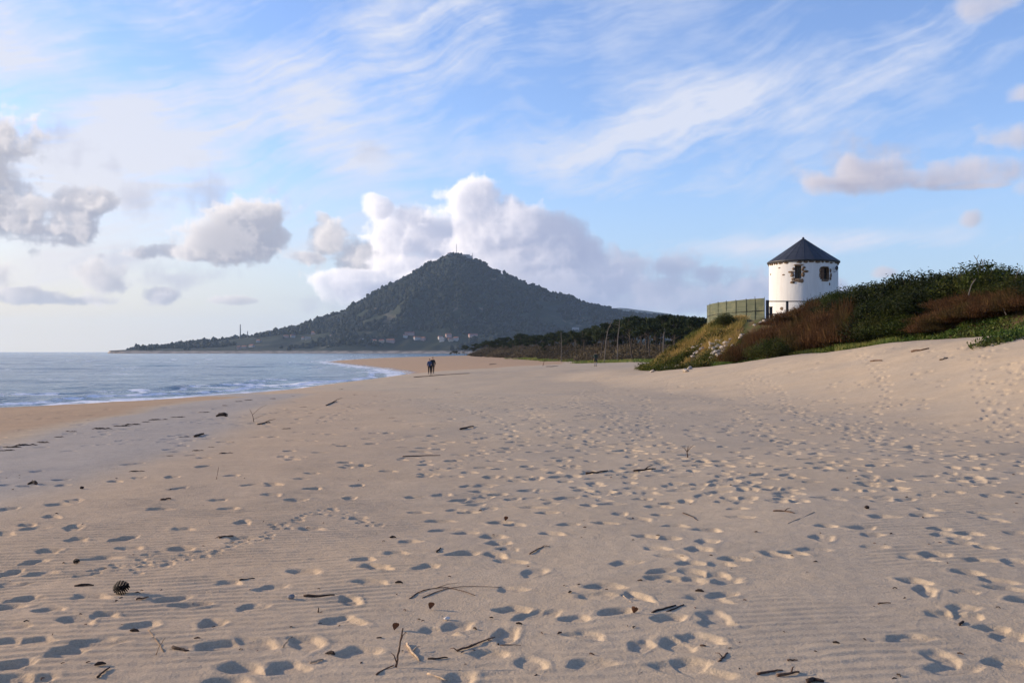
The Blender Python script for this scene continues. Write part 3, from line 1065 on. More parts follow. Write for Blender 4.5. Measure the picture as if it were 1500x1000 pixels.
HOUSES = [
    (313, 507, 6, M_cream, M_tile, 'small cream house alone on the low headland, left of the chimneys'),
    (350, 511, 5, M_pink, M_tile, 'pinkish house lowest of the cluster under the tall chimney'),
    (358, 510, 7, M_cream, M_tile, 'cream house just right of the lowest house under the chimneys'),
    (369, 508, 7, M_white, M_tile, 'pale house between two others below the short chimney'),
    (379, 501, 6, M_white, M_tile, 'bright white house highest of the cluster below the chimneys'),
    (419, 494, 7, M_pink, M_tile, 'pink house on the left slope, first of a pair'),
    (429, 494, 6, M_white, M_tile2, 'white house beside the pink house on the left slope'),
    (444, 497, 4, M_white, M_tile, 'tiny bright white house on the left slope below the pair'),
    (451, 497, 8, M_cream, M_grey, 'low beige building with grey roof right of the tiny white house'),
    (460, 489, 7, M_pink, M_tile, 'dull pink house standing highest on the left slope'),
    (486, 494, 5, M_white, M_tile, 'lone pale house between the left slope houses and the village'),
    (532, 500, 7, M_white, M_grey, 'white house with grey roof at the left end of the village'),
    (547, 501, 9, M_cream, M_tile, 'cream house with orange roof left of the village centre'),
    (559, 501, 7, M_cream, M_tile2, 'narrower cream house next to the large orange house'),
    (572, 501, 12, M_pink, M_tile, 'large orange house in the middle of the village'),
    (600, 490, 14, M_pink, M_tile2, 'long red roofed building standing above the village'),
    (594, 494, 6, M_white, M_tile, 'small white house under the long red roofed building'),
    (611, 497, 10, M_white, M_tile, 'wide white house below and right of the long red roof'),
    (620, 498, 6, M_pink, M_tile, 'pink house at the right end of the wide white house'),
    (645, 496, 6, M_white, M_tile2, 'white house above the couple, upper left of its cluster'),
    (648, 499, 7, M_white, M_grey, 'brightest white house, lowest of the cluster above the couple'),
    (657, 493, 8, M_pink, M_tile, 'pink house topmost of the cluster above the couple'),
    (660, 499, 7, M_cream, M_tile, 'cream house low in the middle of the cluster above the couple'),
    (668, 498, 7, M_white, M_tile, 'white house at the right end of the cluster above the couple'),
    (693, 493, 13, M_pink, M_tile2, 'long building with red roof right of the village, by itself'),
    (843, 483, 9, M_white, M_grey, 'white house showing above the pine tops, leftmost of three'),
    (861, 486, 10, M_white, M_tile, 'white house showing above the pine tops, middle of three'),
    (918, 490, 8, M_white, M_grey, 'white house showing among the taller pines, rightmost of three'),
]
for h_ in HOUSES:
    house(*h_)


def chimney(px, pyb, pyt, wpx, label):
    y = 3300.0
    x = (px - 750) / F * y
    z = float(hill(np.array([x]), np.array([y]))[0])
    top = EYE + (HZ - pyt) / F * y
    r = wpx / F * y / 2
    o = empty('factory_chimney', (x, y, z - 2))
    props(o, label, 'chimney', 'factory chimneys on the headland')
    m = MB()
    m.tube([(0, 0, 0), (0, 0, (top - z) * .5), (0, 0, top - z)], [r * 1.25, r, r * .8], 14)
    m.build('shaft', M_grey, o, smooth=True)
    m = MB()
    m.tube([(0, 0, top - z), (0, 0, top - z + 1.5)], r * .95, 14)
    m.build('cap', M_grey, o)


chimney(352, 494, 475, 1.7, 'tall thin factory chimney on the left skyline')
chimney(362.5, 492, 484.5, 1.5, 'shorter factory chimney beside the tall one')


def mast(px, pyt, label):
    x, y = (px - 750) / F * PK, PK
    z = float(hill(np.array([x]), np.array([y]))[0])
    top = EYE + (HZ - pyt) / F * y - z
    o = empty('antenna_mast', (x, y, z - 1))
    props(o, label, 'mast', 'antenna masts on the summit')
    m = MB()
    m.tube([(0, 0, 0), (0, 0, top)], [1.0, .55], 6)
    m.build('pole', M_grey, o)
    for zf in (.55, .72, .88):
        m = MB()
        m.box((0, 0, top * zf), (4.2 * (1.4 - zf), .5, .6))
        m.build('antenna', M_grey, o)


mast(668.5, 357, 'tall antenna mast on the very top of the mountain')
mast(692, 370, 'short antenna mast on the right of the summit buildings')
x, y = (683 - 750) / F * PK, PK - 12
z = float(hill(np.array([x]), np.array([y]))[0])
o = empty('summit_building', (x, y, z), 0.2)
props(o, 'white building complex on the mountain summit beside the mast', 'building')
m = MB(); m.box((0, 0, 4), (24, 12, 12)); m.box((15, 1, 2), (10, 9, 8)); m.build('wall', M_white, o)
m = MB(); m.box((0, 0, 10.4), (25, 13, .8)); m.box((15.6, 1, 6.4), (10.6, 10, .8)); m.build('roof', M_grey, o)
for k in range(5):
    m = MB(); m.box((-9 + 4.4 * k, -6.05, 5), (2, .3, 2.4)); m.build('window', M_dark, o)
x, y = (658 - 750) / F * PK, PK - 15
z = float(hill(np.array([x]), np.array([y]))[0])
o = empty('chapel', (x, y, z), -0.2)
props(o, 'small pale chapel on the summit left of the tall mast', 'chapel')
m = MB(); m.box((0, 0, 2), (9, 7, 7)); m.build('wall', M_white, o)
m = MB(); m.add([(-5, -4, 5.5), (5, -4, 5.5), (5, 4, 5.5), (-5, 4, 5.5), (-5, 0, 8), (5, 0, 8)], [(0, 1, 5, 4), (2, 3, 4, 5), (1, 2, 5), (3, 0, 4), (3, 2, 1, 0)]); m.build('roof', M_tile, o)

# ------------------------------------------------------------------ foliage builders


def cards(P, N, L, W, tint, bend=0.0):
    """leaf quads: centres P, normals N, length and width arrays"""
    n = len(P)
    rnd = RNG.normal(size=(n, 3))
    T = np.cross(N, rnd)
    T /= np.linalg.norm(T, axis=1, keepdims=True) + 1e-9
    B = np.cross(N, T)
    l, w = (T * L[:, None] / 2), (B * W[:, None] / 2)
    V = np.stack([P - l, P - l * .1 + w, P + l + N * (L * bend)[:, None], P - l * .1 - w], 1)
    Fq = np.arange(n * 4).reshape(n, 4)
    return V.reshape(-1, 3), Fq, np.repeat(tint, 4)


def lobes_cloud(lobes, n, shell=0.55):
    """points in a set of ellipsoid lobes, mostly near their skins; normals point outwards"""
    lobes = np.array(lobes, float)
    wts = (lobes[:, 3] * lobes[:, 4] * lobes[:, 5]) ** (2 / 3)
    k = RNG.choice(len(lobes), n, p=wts / wts.sum())
    d = RNG.normal(size=(n, 3))
    d /= np.linalg.norm(d, axis=1, keepdims=True)
    r = (shell + (1 - shell) * RNG.random(n)) * (1 + 0.09 * np.clip(RNG.normal(size=n), -2, 1.6))
    P = lobes[k, :3] + d * lobes[k, 3:6] * r[:, None]
    return P, d, k, r


def shrub_mesh(wid, dep, hgt, n, leaf, nl=16, spiky=0.0):
    lobes = []
    for i in range(nl):
        a, rr = RNG.uniform(0, 6.28), math.sqrt(RNG.random())
        x, y = math.cos(a) * rr * wid * .42, math.sin(a) * rr * dep * .42
        top = hgt * (1 - 0.45 * rr * rr) * RNG.uniform(.75, 1.0)
        s = RNG.uniform(.17, .30)
        lobes.append((x, y, top - s * hgt, s * wid, s * dep, s * hgt * 1.25))
        lobes.append((x * 1.1, y * 1.1, top * .45, s * wid * 1.1, s * dep * 1.1, top * .42))
    P, d, k, r = lobes_cloud(lobes, n)
    P[:, 2] = np.maximum(P[:, 2], RNG.uniform(0.0, .15, n))
    N = d + RNG.normal(size=d.shape) * 0.7 + np.array([0, 0, spiky])
    N /= np.linalg.norm(N, axis=1, keepdims=True)
    lobe_t = RNG.normal(0, .16, len(lobes))
    tint = np.clip(.42 + lobe_t[k] + RNG.normal(0, .17, n), 0, 1)
    return cards(P, N, leaf * RNG.uniform(.7, 1.5, n), leaf * RNG.uniform(.35, .65, n), tint, 0.15)


def stems_mesh(wid, dep, hgt, n, thick):
    """upright dry twigs: thin three sided blades fanning out of the ground"""
    a, rr = RNG.uniform(0, 6.28, n), np.sqrt(RNG.random(n))
    bx, by = np.cos(a) * rr * wid / 2, np.sin(a) * rr * dep / 2
    lump = fbm(bx * 1.3 + wid * 7, by * 1.3 + hgt * 5, 3, int(RNG.integers(1000)))
    h = hgt * (1 - 0.5 * rr ** 2) * RNG.uniform(.40, 1.05, n) * (1 + .9 * lump)
    lx, ly = RNG.normal(0, .15, n) + .14 * bx / wid, RNG.normal(0, .15, n) + .14 * by / dep
    b = np.stack([bx, by, np.zeros(n)], -1)
    z0 = h * RNG.uniform(0, .55, n)
    p0 = b + np.stack([lx * z0, ly * z0, z0], -1)
    p1 = b + np.stack([lx * h, ly * h, h], -1)
    sd_ = RNG.normal(size=(n, 3)) * np.array([1, 1, .2])
    sd_ /= np.linalg.norm(sd_, axis=1, keepdims=True)
    w = thick * RNG.uniform(.6, 1.5, n)[:, None]
    V = np.stack([p0 - sd_ * w, p0 + sd_ * w, p1 + sd_ * w * .35, p1 - sd_ * w * .35], 1)
    return V.reshape(-1, 3), np.arange(n * 4).reshape(n, 4), np.repeat(np.clip(RNG.normal(.45, .25, n), 0, 1), 4)


ML_dark = leaf_material('dark_shrub_leaves', [(0.004, 0.007, 0.002), (0.015, 0.023, 0.005), (0.060, 0.070, 0.014)], 0.36, 0.6, 0.10, (0.045, 0.055, 0.012), 0.45, .6)
ML_mid = leaf_material('green_shrub_leaves', [(0.008, 0.015, 0.003), (0.032, 0.048, 0.008), (0.105, 0.115, 0.020)], 0.38, 0.6, 0.10, (0.07, 0.055, 0.016), 0.5, .6)
ML_brown = leaf_material('dry_brown_twigs', [(0.032, 0.016, 0.008), (0.085, 0.041, 0.019), (0.19, 0.105, 0.045)], 0.25, 0.8, 0.05, (0.045, 0.048, 0.014), 0.42, .8)
ML_ice = leaf_material('creeper_leaves', [(0.018, 0.042, 0.006), (0.045, 0.085, 0.012), (0.11, 0.13, 0.025)], 0.2, 0.6, 0.12, (0.13, 0.10, 0.03), 0.6, .5)
ML_grass = leaf_material('dune_grass_blades', [(0.06, 0.095, 0.014), (0.19, 0.165, 0.040), (0.42, 0.28, 0.09)], 0.3, 0.7, 0.2)
ML_turf = leaf_material('green_grass_blades', [(0.07, 0.12, 0.02), (0.15, 0.19, 0.04), (0.30, 0.27, 0.09)], 0.3, 0.7, 0.2)
M_bark = material('grey_bark', (0.075, 0.058, 0.045), 0.95, 0.35, 12.0, 0.6, 30.0)
M_pale = material('bleached_wood', (0.13, 0.11, 0.092), 0.95, 0.25, 8.0, 0.5, 30.0)


def shrub(name, mesh_args, mat, label, cat, loc, rz=0.0, stem=True, leafname='foliage', stems=False):
    o = empty(name, loc, rz)
    V, Fq, tn = stems_mesh(*mesh_args) if stems else shrub_mesh(*mesh_args)
    mesh_obj(leafname, V, Fq, mat, o, attrs=dict(tint=tn))
    if stem:
        m = MB()
        for k in range(6):
            a = random.uniform(0, 6.28)
            w, h = mesh_args[0] * .28, mesh_args[2] * .62
            m.tube([(0.1 * math.cos(a), .1 * math.sin(a), -.2), (w * .5 * math.cos(a), w * .5 * math.sin(a), h * .5), (w * math.cos(a), w * math.sin(a), h)], [.05, .035, .015], 5)
        m.build('stem', M_bark, o)
    props(o, label, cat)
    return o


def gz(x, y):
    return float(land(np.array([x]), np.array([y]))[0])


def at(px, d):
    return (px - 750) / F * d


# dark green bushes along the dune ridge: (px, distance, top row in the photo, width m, kind)
BUSH = [
    # px, foot row, top row, width m, kind, label
    (1218, 452, 432, 4.2, 'mid', 'low olive green bush directly in front of the windmill tower'),
    (1252, 446, 421, 4.8, 'mid', 'leafy green bush just right of the windmill tower on the skyline'),
    (1240, 464, 436, 4.4, 'dark', 'green bush on the slope below the bush beside the tower'),
    (1285, 444, 416, 5.0, 'dark', 'second green bush right of the tower on the skyline'),
    (1316, 440, 408, 5.0, 'dark', 'dark bush where the ridge line starts to climb'),
    (1345, 436, 398, 5.0, 'dark', 'tall dark bush topping the middle of the ridge'),
    (1378, 434, 403, 4.6, 'dark', 'dark bush in the dip right of the tall middle bush'),
    (1402, 432, 398, 4.4, 'dark', 'dark bush beside the highest bush of the ridge'),
    (1438, 428, 385, 4.6, 'mid', 'highest bush of the ridge, wind bent with bare twigs above'),
    (1468, 430, 394, 4.0, 'mid', 'olive bush on the right shoulder of the highest bush'),
    (1332, 468, 426, 4.8, 'dark', 'very dark bush in the hollow below the middle of the ridge'),
    (1292, 476, 438, 4.6, 'dark', 'dark green bush at the centre of the dune face'),
    (1362, 462, 422, 4.6, 'dark', 'dark bush filling the hollow left of the dry brown slope'),
    (1302, 497, 458, 4.0, 'mid', 'fresh green bush low on the dune face, centre'),
    (1338, 490, 460, 3.8, 'mid', 'fresh green bush low on the dune face, beside the brown slope'),
    (1268, 503, 466, 3.8, 'dark', 'shadowy bush at the foot of the brown scrub'),
    (1395, 450, 416, 4.4, 'dark', 'dark bush behind the top of the brown slope'),
    (1128, 526, 495, 3.2, 'mid', 'rounded green bush at the foot of the brown scrub near the mound'),
    (1158, 520, 494, 3.2, 'mid', 'smaller green bush low beside the rounded one'),
    (1063, 477, 461, 2.2, 'mid', 'small round bush growing against the green screen fence'),
    (1500, 434, 408, 3.8, 'mid', 'thin leafy bush cut by the right edge of the photo'),
    (1550, 440, 405, 4.6, 'dark', 'dark bush mostly cut off by the right photo edge, behind the thin leafy bush'),
]


def on_slope(px, py):
    """ground under a photo pixel, or the crest below it where the pixel shows sky"""
    d = np.linspace(34, 112, 900)
    x = (px - 750) / F * d
    g_ = EYE + (HZ - py) / F * d - land(x, d)
    k_ = np.nonzero((g_ <= 0) & (poly_dist(x, d) > -2))[0]
    i_ = k_[0] if len(k_) else int(np.argmin(np.where(poly_dist(x, d) > 0, g_, 99)))
    return float(x[i_]), float(d[i_]), float(land(x[i_:i_ + 1], d[i_:i_ + 1])[0])


P_dark = [shrub_mesh(4.4, 3.6, 2.4, 7000, .16, 20) for k in range(3)]
P_mid = [shrub_mesh(4.4, 3.6, 2.4, 7000, .15, 22) for k in range(3)]
MESH = {}
for kind, lst, mt in (('dark', P_dark, ML_dark), ('mid', P_mid, ML_mid)):
    for i, (V, Fq, tn) in enumerate(lst):
        o = empty('shrub', (0, 0, 0))
        mesh_obj('foliage', V, Fq, mt, o, attrs=dict(tint=tn))
        m = MB()
        for k in range(7):
            a = random.uniform(0, 6.28)
            m.tube([(.1 * math.cos(a), .1 * math.sin(a), -.4), (.6 * math.cos(a), .6 * math.sin(a), .7), (1.2 * math.cos(a), 1.2 * math.sin(a), 1.5)], [.06, .04, .015], 5)
        m.build('stem', M_bark, o)
        MESH[kind, i] = [o, False]
for i, (px, pyb, pyt, w, kind, label) in enumerate(BUSH):
    x, d, z = on_slope(px, pyb)
    top = EYE + (HZ - pyt) / F * d
    h = max(1.0, top - z)
    s = (w / 4.4, w / 4.4, h / 2.0)
    e = MESH[kind, i % 3]
    if not e[1]:
        o = e[0]
        o.location = (x, d, z)
        o.rotation_euler = (0, 0, random.uniform(0, 6.28))
        o.scale = s
        e[1] = True
    else:
        o = dup(e[0], (x, d, z), random.uniform(0, 6.28), s)
    props(o, label, 'bush', 'green bushes on the dune')
for e in MESH.values():
    if not e[1]:
        for c in list(e[0].children):
            bpy.data.objects.remove(c)
        bpy.data.objects.remove(e[0])

# brown dry scrub
DRY = [
    # px, foot row, top row, width m, label
    (1150, 476, 465, 4.0, 'brown dry scrub on the crest left of the windmill foot'),
    (1176, 468, 452, 4.4, 'brown dry scrub hiding the foot of the windmill'),
    (1204, 464, 441, 4.8, 'tall reddish scrub under the tower, top of the slope'),
    (1162, 496, 470, 4.6, 'brown scrub half way down the slope left of the centre'),
    (1196, 492, 460, 4.8, 'brown scrub in the middle of the left slope'),
    (1226, 484, 444, 4.8, 'reddish brown scrub right of the middle of the left slope'),
    (1136, 500, 478, 4.2, 'greyish brown scrub low beside the rubble mound'),
    (1180, 514, 478, 4.4, 'brown scrub low on the left slope above the grass'),
    (1214, 510, 472, 4.6, 'dark brown scrub low on the left slope toward the green bushes'),
    (1246, 502, 460, 4.4, 'brown scrub between the left slope and the green bushes'),
    (1108, 522, 492, 3.8, 'faded purple brown scrub at the edge of the rubble'),
    (1088, 530, 505, 3.4, 'thin purple brown scrub nearest to the rubble of the mound'),
    (1118, 502, 482, 3.6, 'low brown scrub on the shoulder below the black railing'),
    (1142, 518, 486, 4.0, 'brown scrub behind the rounded green bush of the foot'),
    (1420, 452, 430, 4.0, 'dry brown scrub at the top of the right slope'),
    (1455, 446, 424, 4.0, 'dry brown scrub on the right slope below the highest bush'),
    (1400, 474, 448, 3.8, 'reddish scrub in the middle of the right slope'),
    (1435, 468, 440, 4.0, 'brown scrub low in the middle of the right slope'),
    (1480, 458, 428, 4.0, 'brown scrub on the right slope near the photo edge'),
    (1505, 450, 420, 4.0, 'pale brown scrub cut by the right photo edge'),
    (1372, 488, 466, 3.0, 'small brown scrub at the lower left tip of the right slope'),
    (1545, 450, 425, 4.4, 'brown scrub mostly cut off by the right photo edge, lowest on the slope'),
]
dry_p = []
for i, (px, pyb, pyt, w, label) in enumerate(DRY):
    x, d, z = on_slope(px, pyb)
    top = EYE + (HZ - pyt) / F * d
    h = max(.5, top - z)
    s = (w / 4.2, w / 4.2, h / 1.85)
    if i < 4:
        o = shrub('dry_shrub', (4.4, 3.6, 1.8, 3600, .013), ML_brown, label, 'dry bush', (x, d, z), random.uniform(0, 6), leafname='twig', stem=False, stems=True)
        V, Fq, tn = shrub_mesh(4.3, 3.5, 1.75, 7000, .095, 26, .3)
        mesh_obj('foliage', V, Fq, ML_brown, o, attrs=dict(tint=tn))
        o.scale = s
        dry_p.append(o)
    else:
        o = dup(dry_p[i % 4], (x, d, z), random.uniform(0, 6.28), s)
    props(o, label, 'dry bush', 'dry brown bushes on the dune')


def scatter_in_photo(n, poly, d_of, jitter=0.0):
    """random ground points whose photo position falls in a polygon"""
    poly = np.array(poly, float)
    out = []
    lo_, hi_ = poly.min(0), poly.max(0)
    while len(out) < n:
        px, py = RNG.uniform(lo_, hi_)
        ins = False
        for i in range(len(poly)):
            (ax, ay), (bx, by) = poly[i], poly[(i + 1) % len(poly)]
            if (ay > py) != (by > py) and px < (bx - ax) * (py - ay) / (by - ay) + ax:
                ins = not ins
        if ins:
            out.append((px, py))
    return out


# green creeper along the foot of the dune (one mat), with a tongue reaching on to the sand
def mat_points(n, t0, t1, y0, y1, seed):
    P = []
    while len(P) < n:
        y = RNG.uniform(y0, y1, 4000)
        x = RNG.uniform(8, 34, 4000)
        tt = poly_dist(x, y)
        e = fbm(x * .7, y * .7, 3, seed) * 1.6
        ok = (tt + e > t0) & (tt + e < t1)
        P += list(zip(x[ok], y[ok]))
    return np.array(P[:n])


def tufts(P, per, spread, leaf, wid, mat_, name, label, cat, up=0.8, hmax=0.25, tb=.45, tseed=200):
    n = len(P) * per
    c = np.repeat(P, per, 0)
    X = c[:, 0] + RNG.normal(0, spread, n)
    Y = c[:, 1] + RNG.normal(0, spread, n)
    Z = land(X, Y) + np.abs(RNG.normal(0, hmax, n)) * .7 + .02
    N = RNG.normal(size=(n, 3)) * .8 + np.array([0, 0, up])
    N /= np.linalg.norm(N, axis=1, keepdims=True)
    tint = np.clip(tb + .55 * fbm(X * .5, Y * .5, 3, tseed) + RNG.normal(0, .16, n), 0, 1)
    V, Fq, tn = cards(np.stack([X, Y, Z], -1), N, leaf * RNG.uniform(.6, 1.5, n), wid * RNG.uniform(.6, 1.4, n), tint, .2)
    o = mesh_obj(name, V, Fq, mat_, attrs=dict(tint=tn))
    props(o, label, cat, kind='stuff')
    return o


PM = mat_points(2600, 0.0, 2.2, 30, 76, 211)
PT = []
for k in range(150):   # the tongue
    f = RNG.random()
    px = 1432 + 78 * f + RNG.normal(0, 4)
    py = 508 - 20 * f + RNG.normal(0, 2.2)
    x, y, z = on_land(px, py, 20, 90)
    PT.append((x, y))
PM = np.concatenate([PM, np.array(PT)])
tufts(PM, 10, .17, .13, .06, ML_ice, 'creeping_plants', 'bright green creeping plants along the foot of the dune', 'creeper', .6, .16)


def blades(P, per, spread, hgt, thick, mat_, name, label, cat, lean=.35, tb=.5, tseed=220):
    n = len(P) * per
    c = np.repeat(np.asarray(P), per, 0)
    X = c[:, 0] + RNG.normal(0, spread, n)
    Y = c[:, 1] + RNG.normal(0, spread, n)
    Z = land(X, Y)
    h = hgt * RNG.uniform(.5, 1.3, n)
    l = RNG.normal(0, lean, (n, 2))
    p0 = np.stack([X, Y, Z - .03], -1)
    p1 = p0 + np.stack([l[:, 0] * h, l[:, 1] * h, h], -1)
    s = RNG.normal(size=(n, 3)) * np.array([1, 1, 0])
    s /= np.linalg.norm(s, axis=1, keepdims=True)
    w = thick * RNG.uniform(.6, 1.5, n)[:, None]
    V = np.stack([p0 - s * w, p0 + s * w, p1 + s * w * .3, p1 - s * w * .3], 1)
    tint = np.repeat(np.clip(tb + 1.0 * fbm(X * .6, Y * .45, 3, tseed) + RNG.normal(0, .2, n), 0, 1), 4)
    o = mesh_obj(name, V.reshape(-1, 3), np.arange(n * 4).reshape(n, 4), mat_, attrs=dict(tint=tint))
    props(o, label, cat, kind='stuff')
    return o


# the mound: yellow grass, low green herbs, rubble
PG = []
while len(PG) < 3600:
    y = RNG.uniform(80, 96, 3000)
    x = RNG.uniform(11, 25, 3000)
    tt = poly_dist(x, y)
    e = fbm(x * .4, y * .4, 3, 230)
    ok = (tt > .3) & (e + .10 * tt > -.05) & (x - .35 * (y - 84) < 19.5)
    PG += list(zip(x[ok], y[ok]))
blades(np.array(PG[:3600]), 9, .16, .42, .014, ML_grass, 'dry_grass', 'yellow dry grass covering the top of the mound below the fence', 'grass', tb=.62)
PH = []
while len(PH) < 2600:
    y = RNG.uniform(80, 97, 3000)
    x = RNG.uniform(11, 25, 3000)
    tt = poly_dist(x, y)
    e = fbm(x * .55, y * .55, 3, 240)
    ok = (tt > -.1) & (e > -.12 + .06 * tt) & (x - .35 * (y - 84) < 20)
    PH += list(zip(x[ok], y[ok]))
tufts(np.array(PH[:2600]), 11, .22, .17, .08, ML_mid, 'mound_herbs', 'low green herbs on the flank of the mound', 'plants', .5, .3, .6)
# green grass fringe where the brown scrub meets the sand
blades(mat_points(1100, .1, 1.5, 54, 78, 251), 10, .15, .38, .014, ML_turf, 'fringe_grass', 'green grass at the foot of the brown scrub', 'grass', tb=.3)
# grass behind the beach, in front of the pine wood
PB = []
while len(PB) < 1500:
    y = RNG.uniform(118, 330, 3000)
    x = RNG.uniform(-20, 46, 3000)
    e = np.interp(y, [100, 150, 200, 300, 450, 700], [26, 22, 16, 3, -21, -33])
    nz = fbm(x * .12, y * .06, 3, 260)
    ok = (x > e + 4 * nz) & (x < e + 9) & (nz > -.12) & (poly_dist(x, y) < .3)
    PB += list(zip(x[ok], y[ok]))
blades(np.array(PB[:1500]), 10, .7, .55, .04, ML_turf, 'back_grass', 'patchy green grass between the beach and the pine wood', 'grass', tb=.42)

# bare twigs above the bushes
for (px, d, pts, label) in [
    (1433, 53.5, [(1440, 412), (1436, 392), (1431, 380), (1427, 374)], 'bare grey twig sticking out above the highest bush'),
    (1440, 53.5, [(1441, 400), (1440, 386), (1438, 379)], 'short bare twig beside the taller one on the highest bush'),
    (1425, 49, [(1419, 432), (1423, 418), (1430, 408)], 'pale bent dead branch lying on the bush of the right slope'),
    (1495, 51, [(1486, 416), (1490, 402), (1494, 393)], 'thin bare twigs rising at the right photo edge'),
    (1475, 46.5, [(1474, 461), (1471, 454), (1468, 449)], 'pale dead branch on the brown right slope')]:
    w = [Vector((at(p, d), d, EYE + (HZ - q) / F * d)) for p, q in pts]
    m = MB()
    m.tube([p - w[0] for p in w], [.035 - .022 * i / (len(w) - 1) for i in range(len(w))], 5)
    mid = w[len(w) // 2] - w[0]
    m.tube([mid, mid + Vector((.18, .1, .28))], [.02, .008], 4)
    props(m.build('dead_branch', M_pale, None, w[0]), label, 'branch')

# rubble on the mound
M_stone = material('pale_rubble', (0.40, 0.34, 0.28), 0.95, 0.3, 4.0, 0.5, 14.0)
M_stone2 = material('grey_rubble', (0.24, 0.22, 0.21), 0.95, 0.3, 4.0, 0.5, 14.0)
RUB = [(1004, 545, .35), (1010, 541, .3), (992, 538, .35), (983, 514, .45), (990, 510, .4), (975, 520, .3), (1017, 512, .45), (1021, 510, .35), (1028, 507, .38), (1029, 512, .3),
       (1015, 523, .3), (1020, 518, .35), (1043, 507, .4), (1048, 505, .42), (1053, 509, .4), (1046, 513, .45), (1041, 511, .3), (1057, 511, .4), (1062, 504, .35), (1068, 503, .35), (1051, 518, .55),
       (1055, 522, .5), (1044, 520, .45), (1043, 526, .35), (1038, 531, .3), (1060, 515, .4), (1050, 500, .35), (1056, 501, .3), (1064, 508, .3), (1071, 499, .3), (1040, 503, .3), (1088, 493, .42), (1085, 496, .3),
       (979, 541, .42), (962, 527, .35), (966, 523, .3), (955, 545, .3), (950, 541, .35), (1033, 534, .25), (1026, 537, .25), (1114, 474, .3), (1119, 471, .3), (1105, 477, .25), (1073, 507, .3), (1035, 517, .3), (1059, 526, .35)]
BIGR = {(1051, 518): 'large grey slab in the middle of the rubble on the mound', (979, 541): 'pale boulder at the sandy foot of the mound, left of centre', (1088, 493): 'lone pale stone above the purple scrub right of the rubble',
        (983, 514): 'pale slab on the left flank of the mound', (955, 545): 'small stone at the far left tip of the mound'}
rock_proto = []
for i in range(5):
    m = MB()
    m.blob((0, 0, .18), (1, .7, .55), 0, .22, 2)
    rock_proto.append(m.build('rock', M_stone if i < 4 else M_stone2))
used = set()
for i, (px, py, s) in enumerate(RUB):
    x, y, z = on_land(px, py, 60, 120)
    k = 4 if (px, py) == (1051, 518) else i % 5
    o = rock_proto[k] if k not in used else rock_proto[k].copy()
    if k in used:
        COL.objects.link(o)
    used.add(k)
    o.location = (x, y - .05, z + .02)
    o.rotation_euler = (random.uniform(-.5, .5), random.uniform(-.5, .5), random.uniform(0, 6.3))
    s *= random.uniform(.75, 1.15) * .8
    o.scale = (s, s, s)
    props(o, BIGR.get((px, py), 'broken rubble stone half buried in the flank of the mound'), 'stone', 'rubble stones on the mound')

# ------------------------------------------------------------------ windmill tower
MILL = Vector((at(1177, 105), 105.0, 0))
to_cam = Vector((-MILL.x, -MILL.y, 0)).normalized()
right = Vector((-to_cam.y, to_cam.x, 0))
if right.x < 0:
    right = -right
mz0 = 6.2
RW = 3.50


def mz(py):
    return EYE + (HZ - py) / F * (105 - RW)


def mill_pt(th, z, r=RW):
    """point on the tower, th measured from the side facing the camera towards the right"""
    d = to_cam * math.cos(th) + right * math.sin(th)
    return Vector((d.x * r, d.y * r, z - mz0))


mill = empty('windmill_tower', (MILL.x, MILL.y, mz0))
props(mill, 'round white windmill tower with a dark conical roof behind the dune', 'windmill')
M_lime = bpy.data.materials.new('whitewash')
M_lime.use_nodes = True
t = NT(M_lime.node_tree)
b = M_lime.node_tree.nodes['Principled BSDF']
oc = t.n('ShaderNodeTexCoord').outputs['Object']
st = t.noise(t.vmath('MULTIPLY', oc, (3, 3, .35)), 1.0, 5, .6)
wc_ = t.mix(t.remap(st, .30, .62), (0.60, 0.58, 0.555, 1), (0.66, 0.645, 0.62, 1))
wc_ = t.mix(t.remap(t.noise(oc, 1.2, 6, .65), .62, .78), wc_, (0.54, 0.49, 0.43, 1))
t.link(wc_, b.inputs['Base Color'])
b.inputs['Roughness'].default_value = 0.9
b.inputs['Specular IOR Level'].default_value = 0.15
bp = t.n('ShaderNodeBump')
bp.inputs['Strength'].default_value = 0.5
bp.inputs['Distance'].default_value = 0.05
t.link(t.noise(oc, 2.5, 5, .6), bp.inputs['Height'])
t.link(bp.outputs[0], b.inputs['Normal'])

W1 = (math.asin((1165.3 - 1177) / 49), math.asin((1174.3 - 1177) / 49), mz(407.5), mz(388.5))
W2 = (math.asin((1200.0 - 1177) / 49), math.asin((1212.6 - 1177) / 49), mz(409), mz(391.5))
ths = sorted(set(np.round(np.concatenate([np.linspace(-math.pi, math.pi, 97), [W1[0], W1[1], W2[0], W2[1]]]), 6)))
zs = sorted(set(np.round(np.concatenate([np.linspace(mz0 - .6, mz(377.5), 22), [W1[2], W1[3], W2[2], W2[3]]]), 6)))


def wall_r(z):
    return RW * (1.012 - 0.012 * (z - mz0) / 8.0)


V, Fq = [], []
for z in zs:
    for th in ths:
        V.append(mill_pt(th, z, wall_r(z)))
nt = len(ths)
for i in range(len(zs) - 1):
    for j in range(nt - 1):
        zc, tc_ = (zs[i] + zs[i + 1]) / 2, (ths[j] + ths[j + 1]) / 2
        if any(w[0] < tc_ < w[1] and w[2] < zc < w[3] for w in (W1, W2)):
            continue
        Fq.append((i * nt + j, i * nt + j + 1, (i + 1) * nt + j + 1, (i + 1) * nt + j))
bmv = np.array([tuple(p) for p in V])
wall = mesh_obj('wall', bmv, Fq, M_lime, mill, smooth=True)

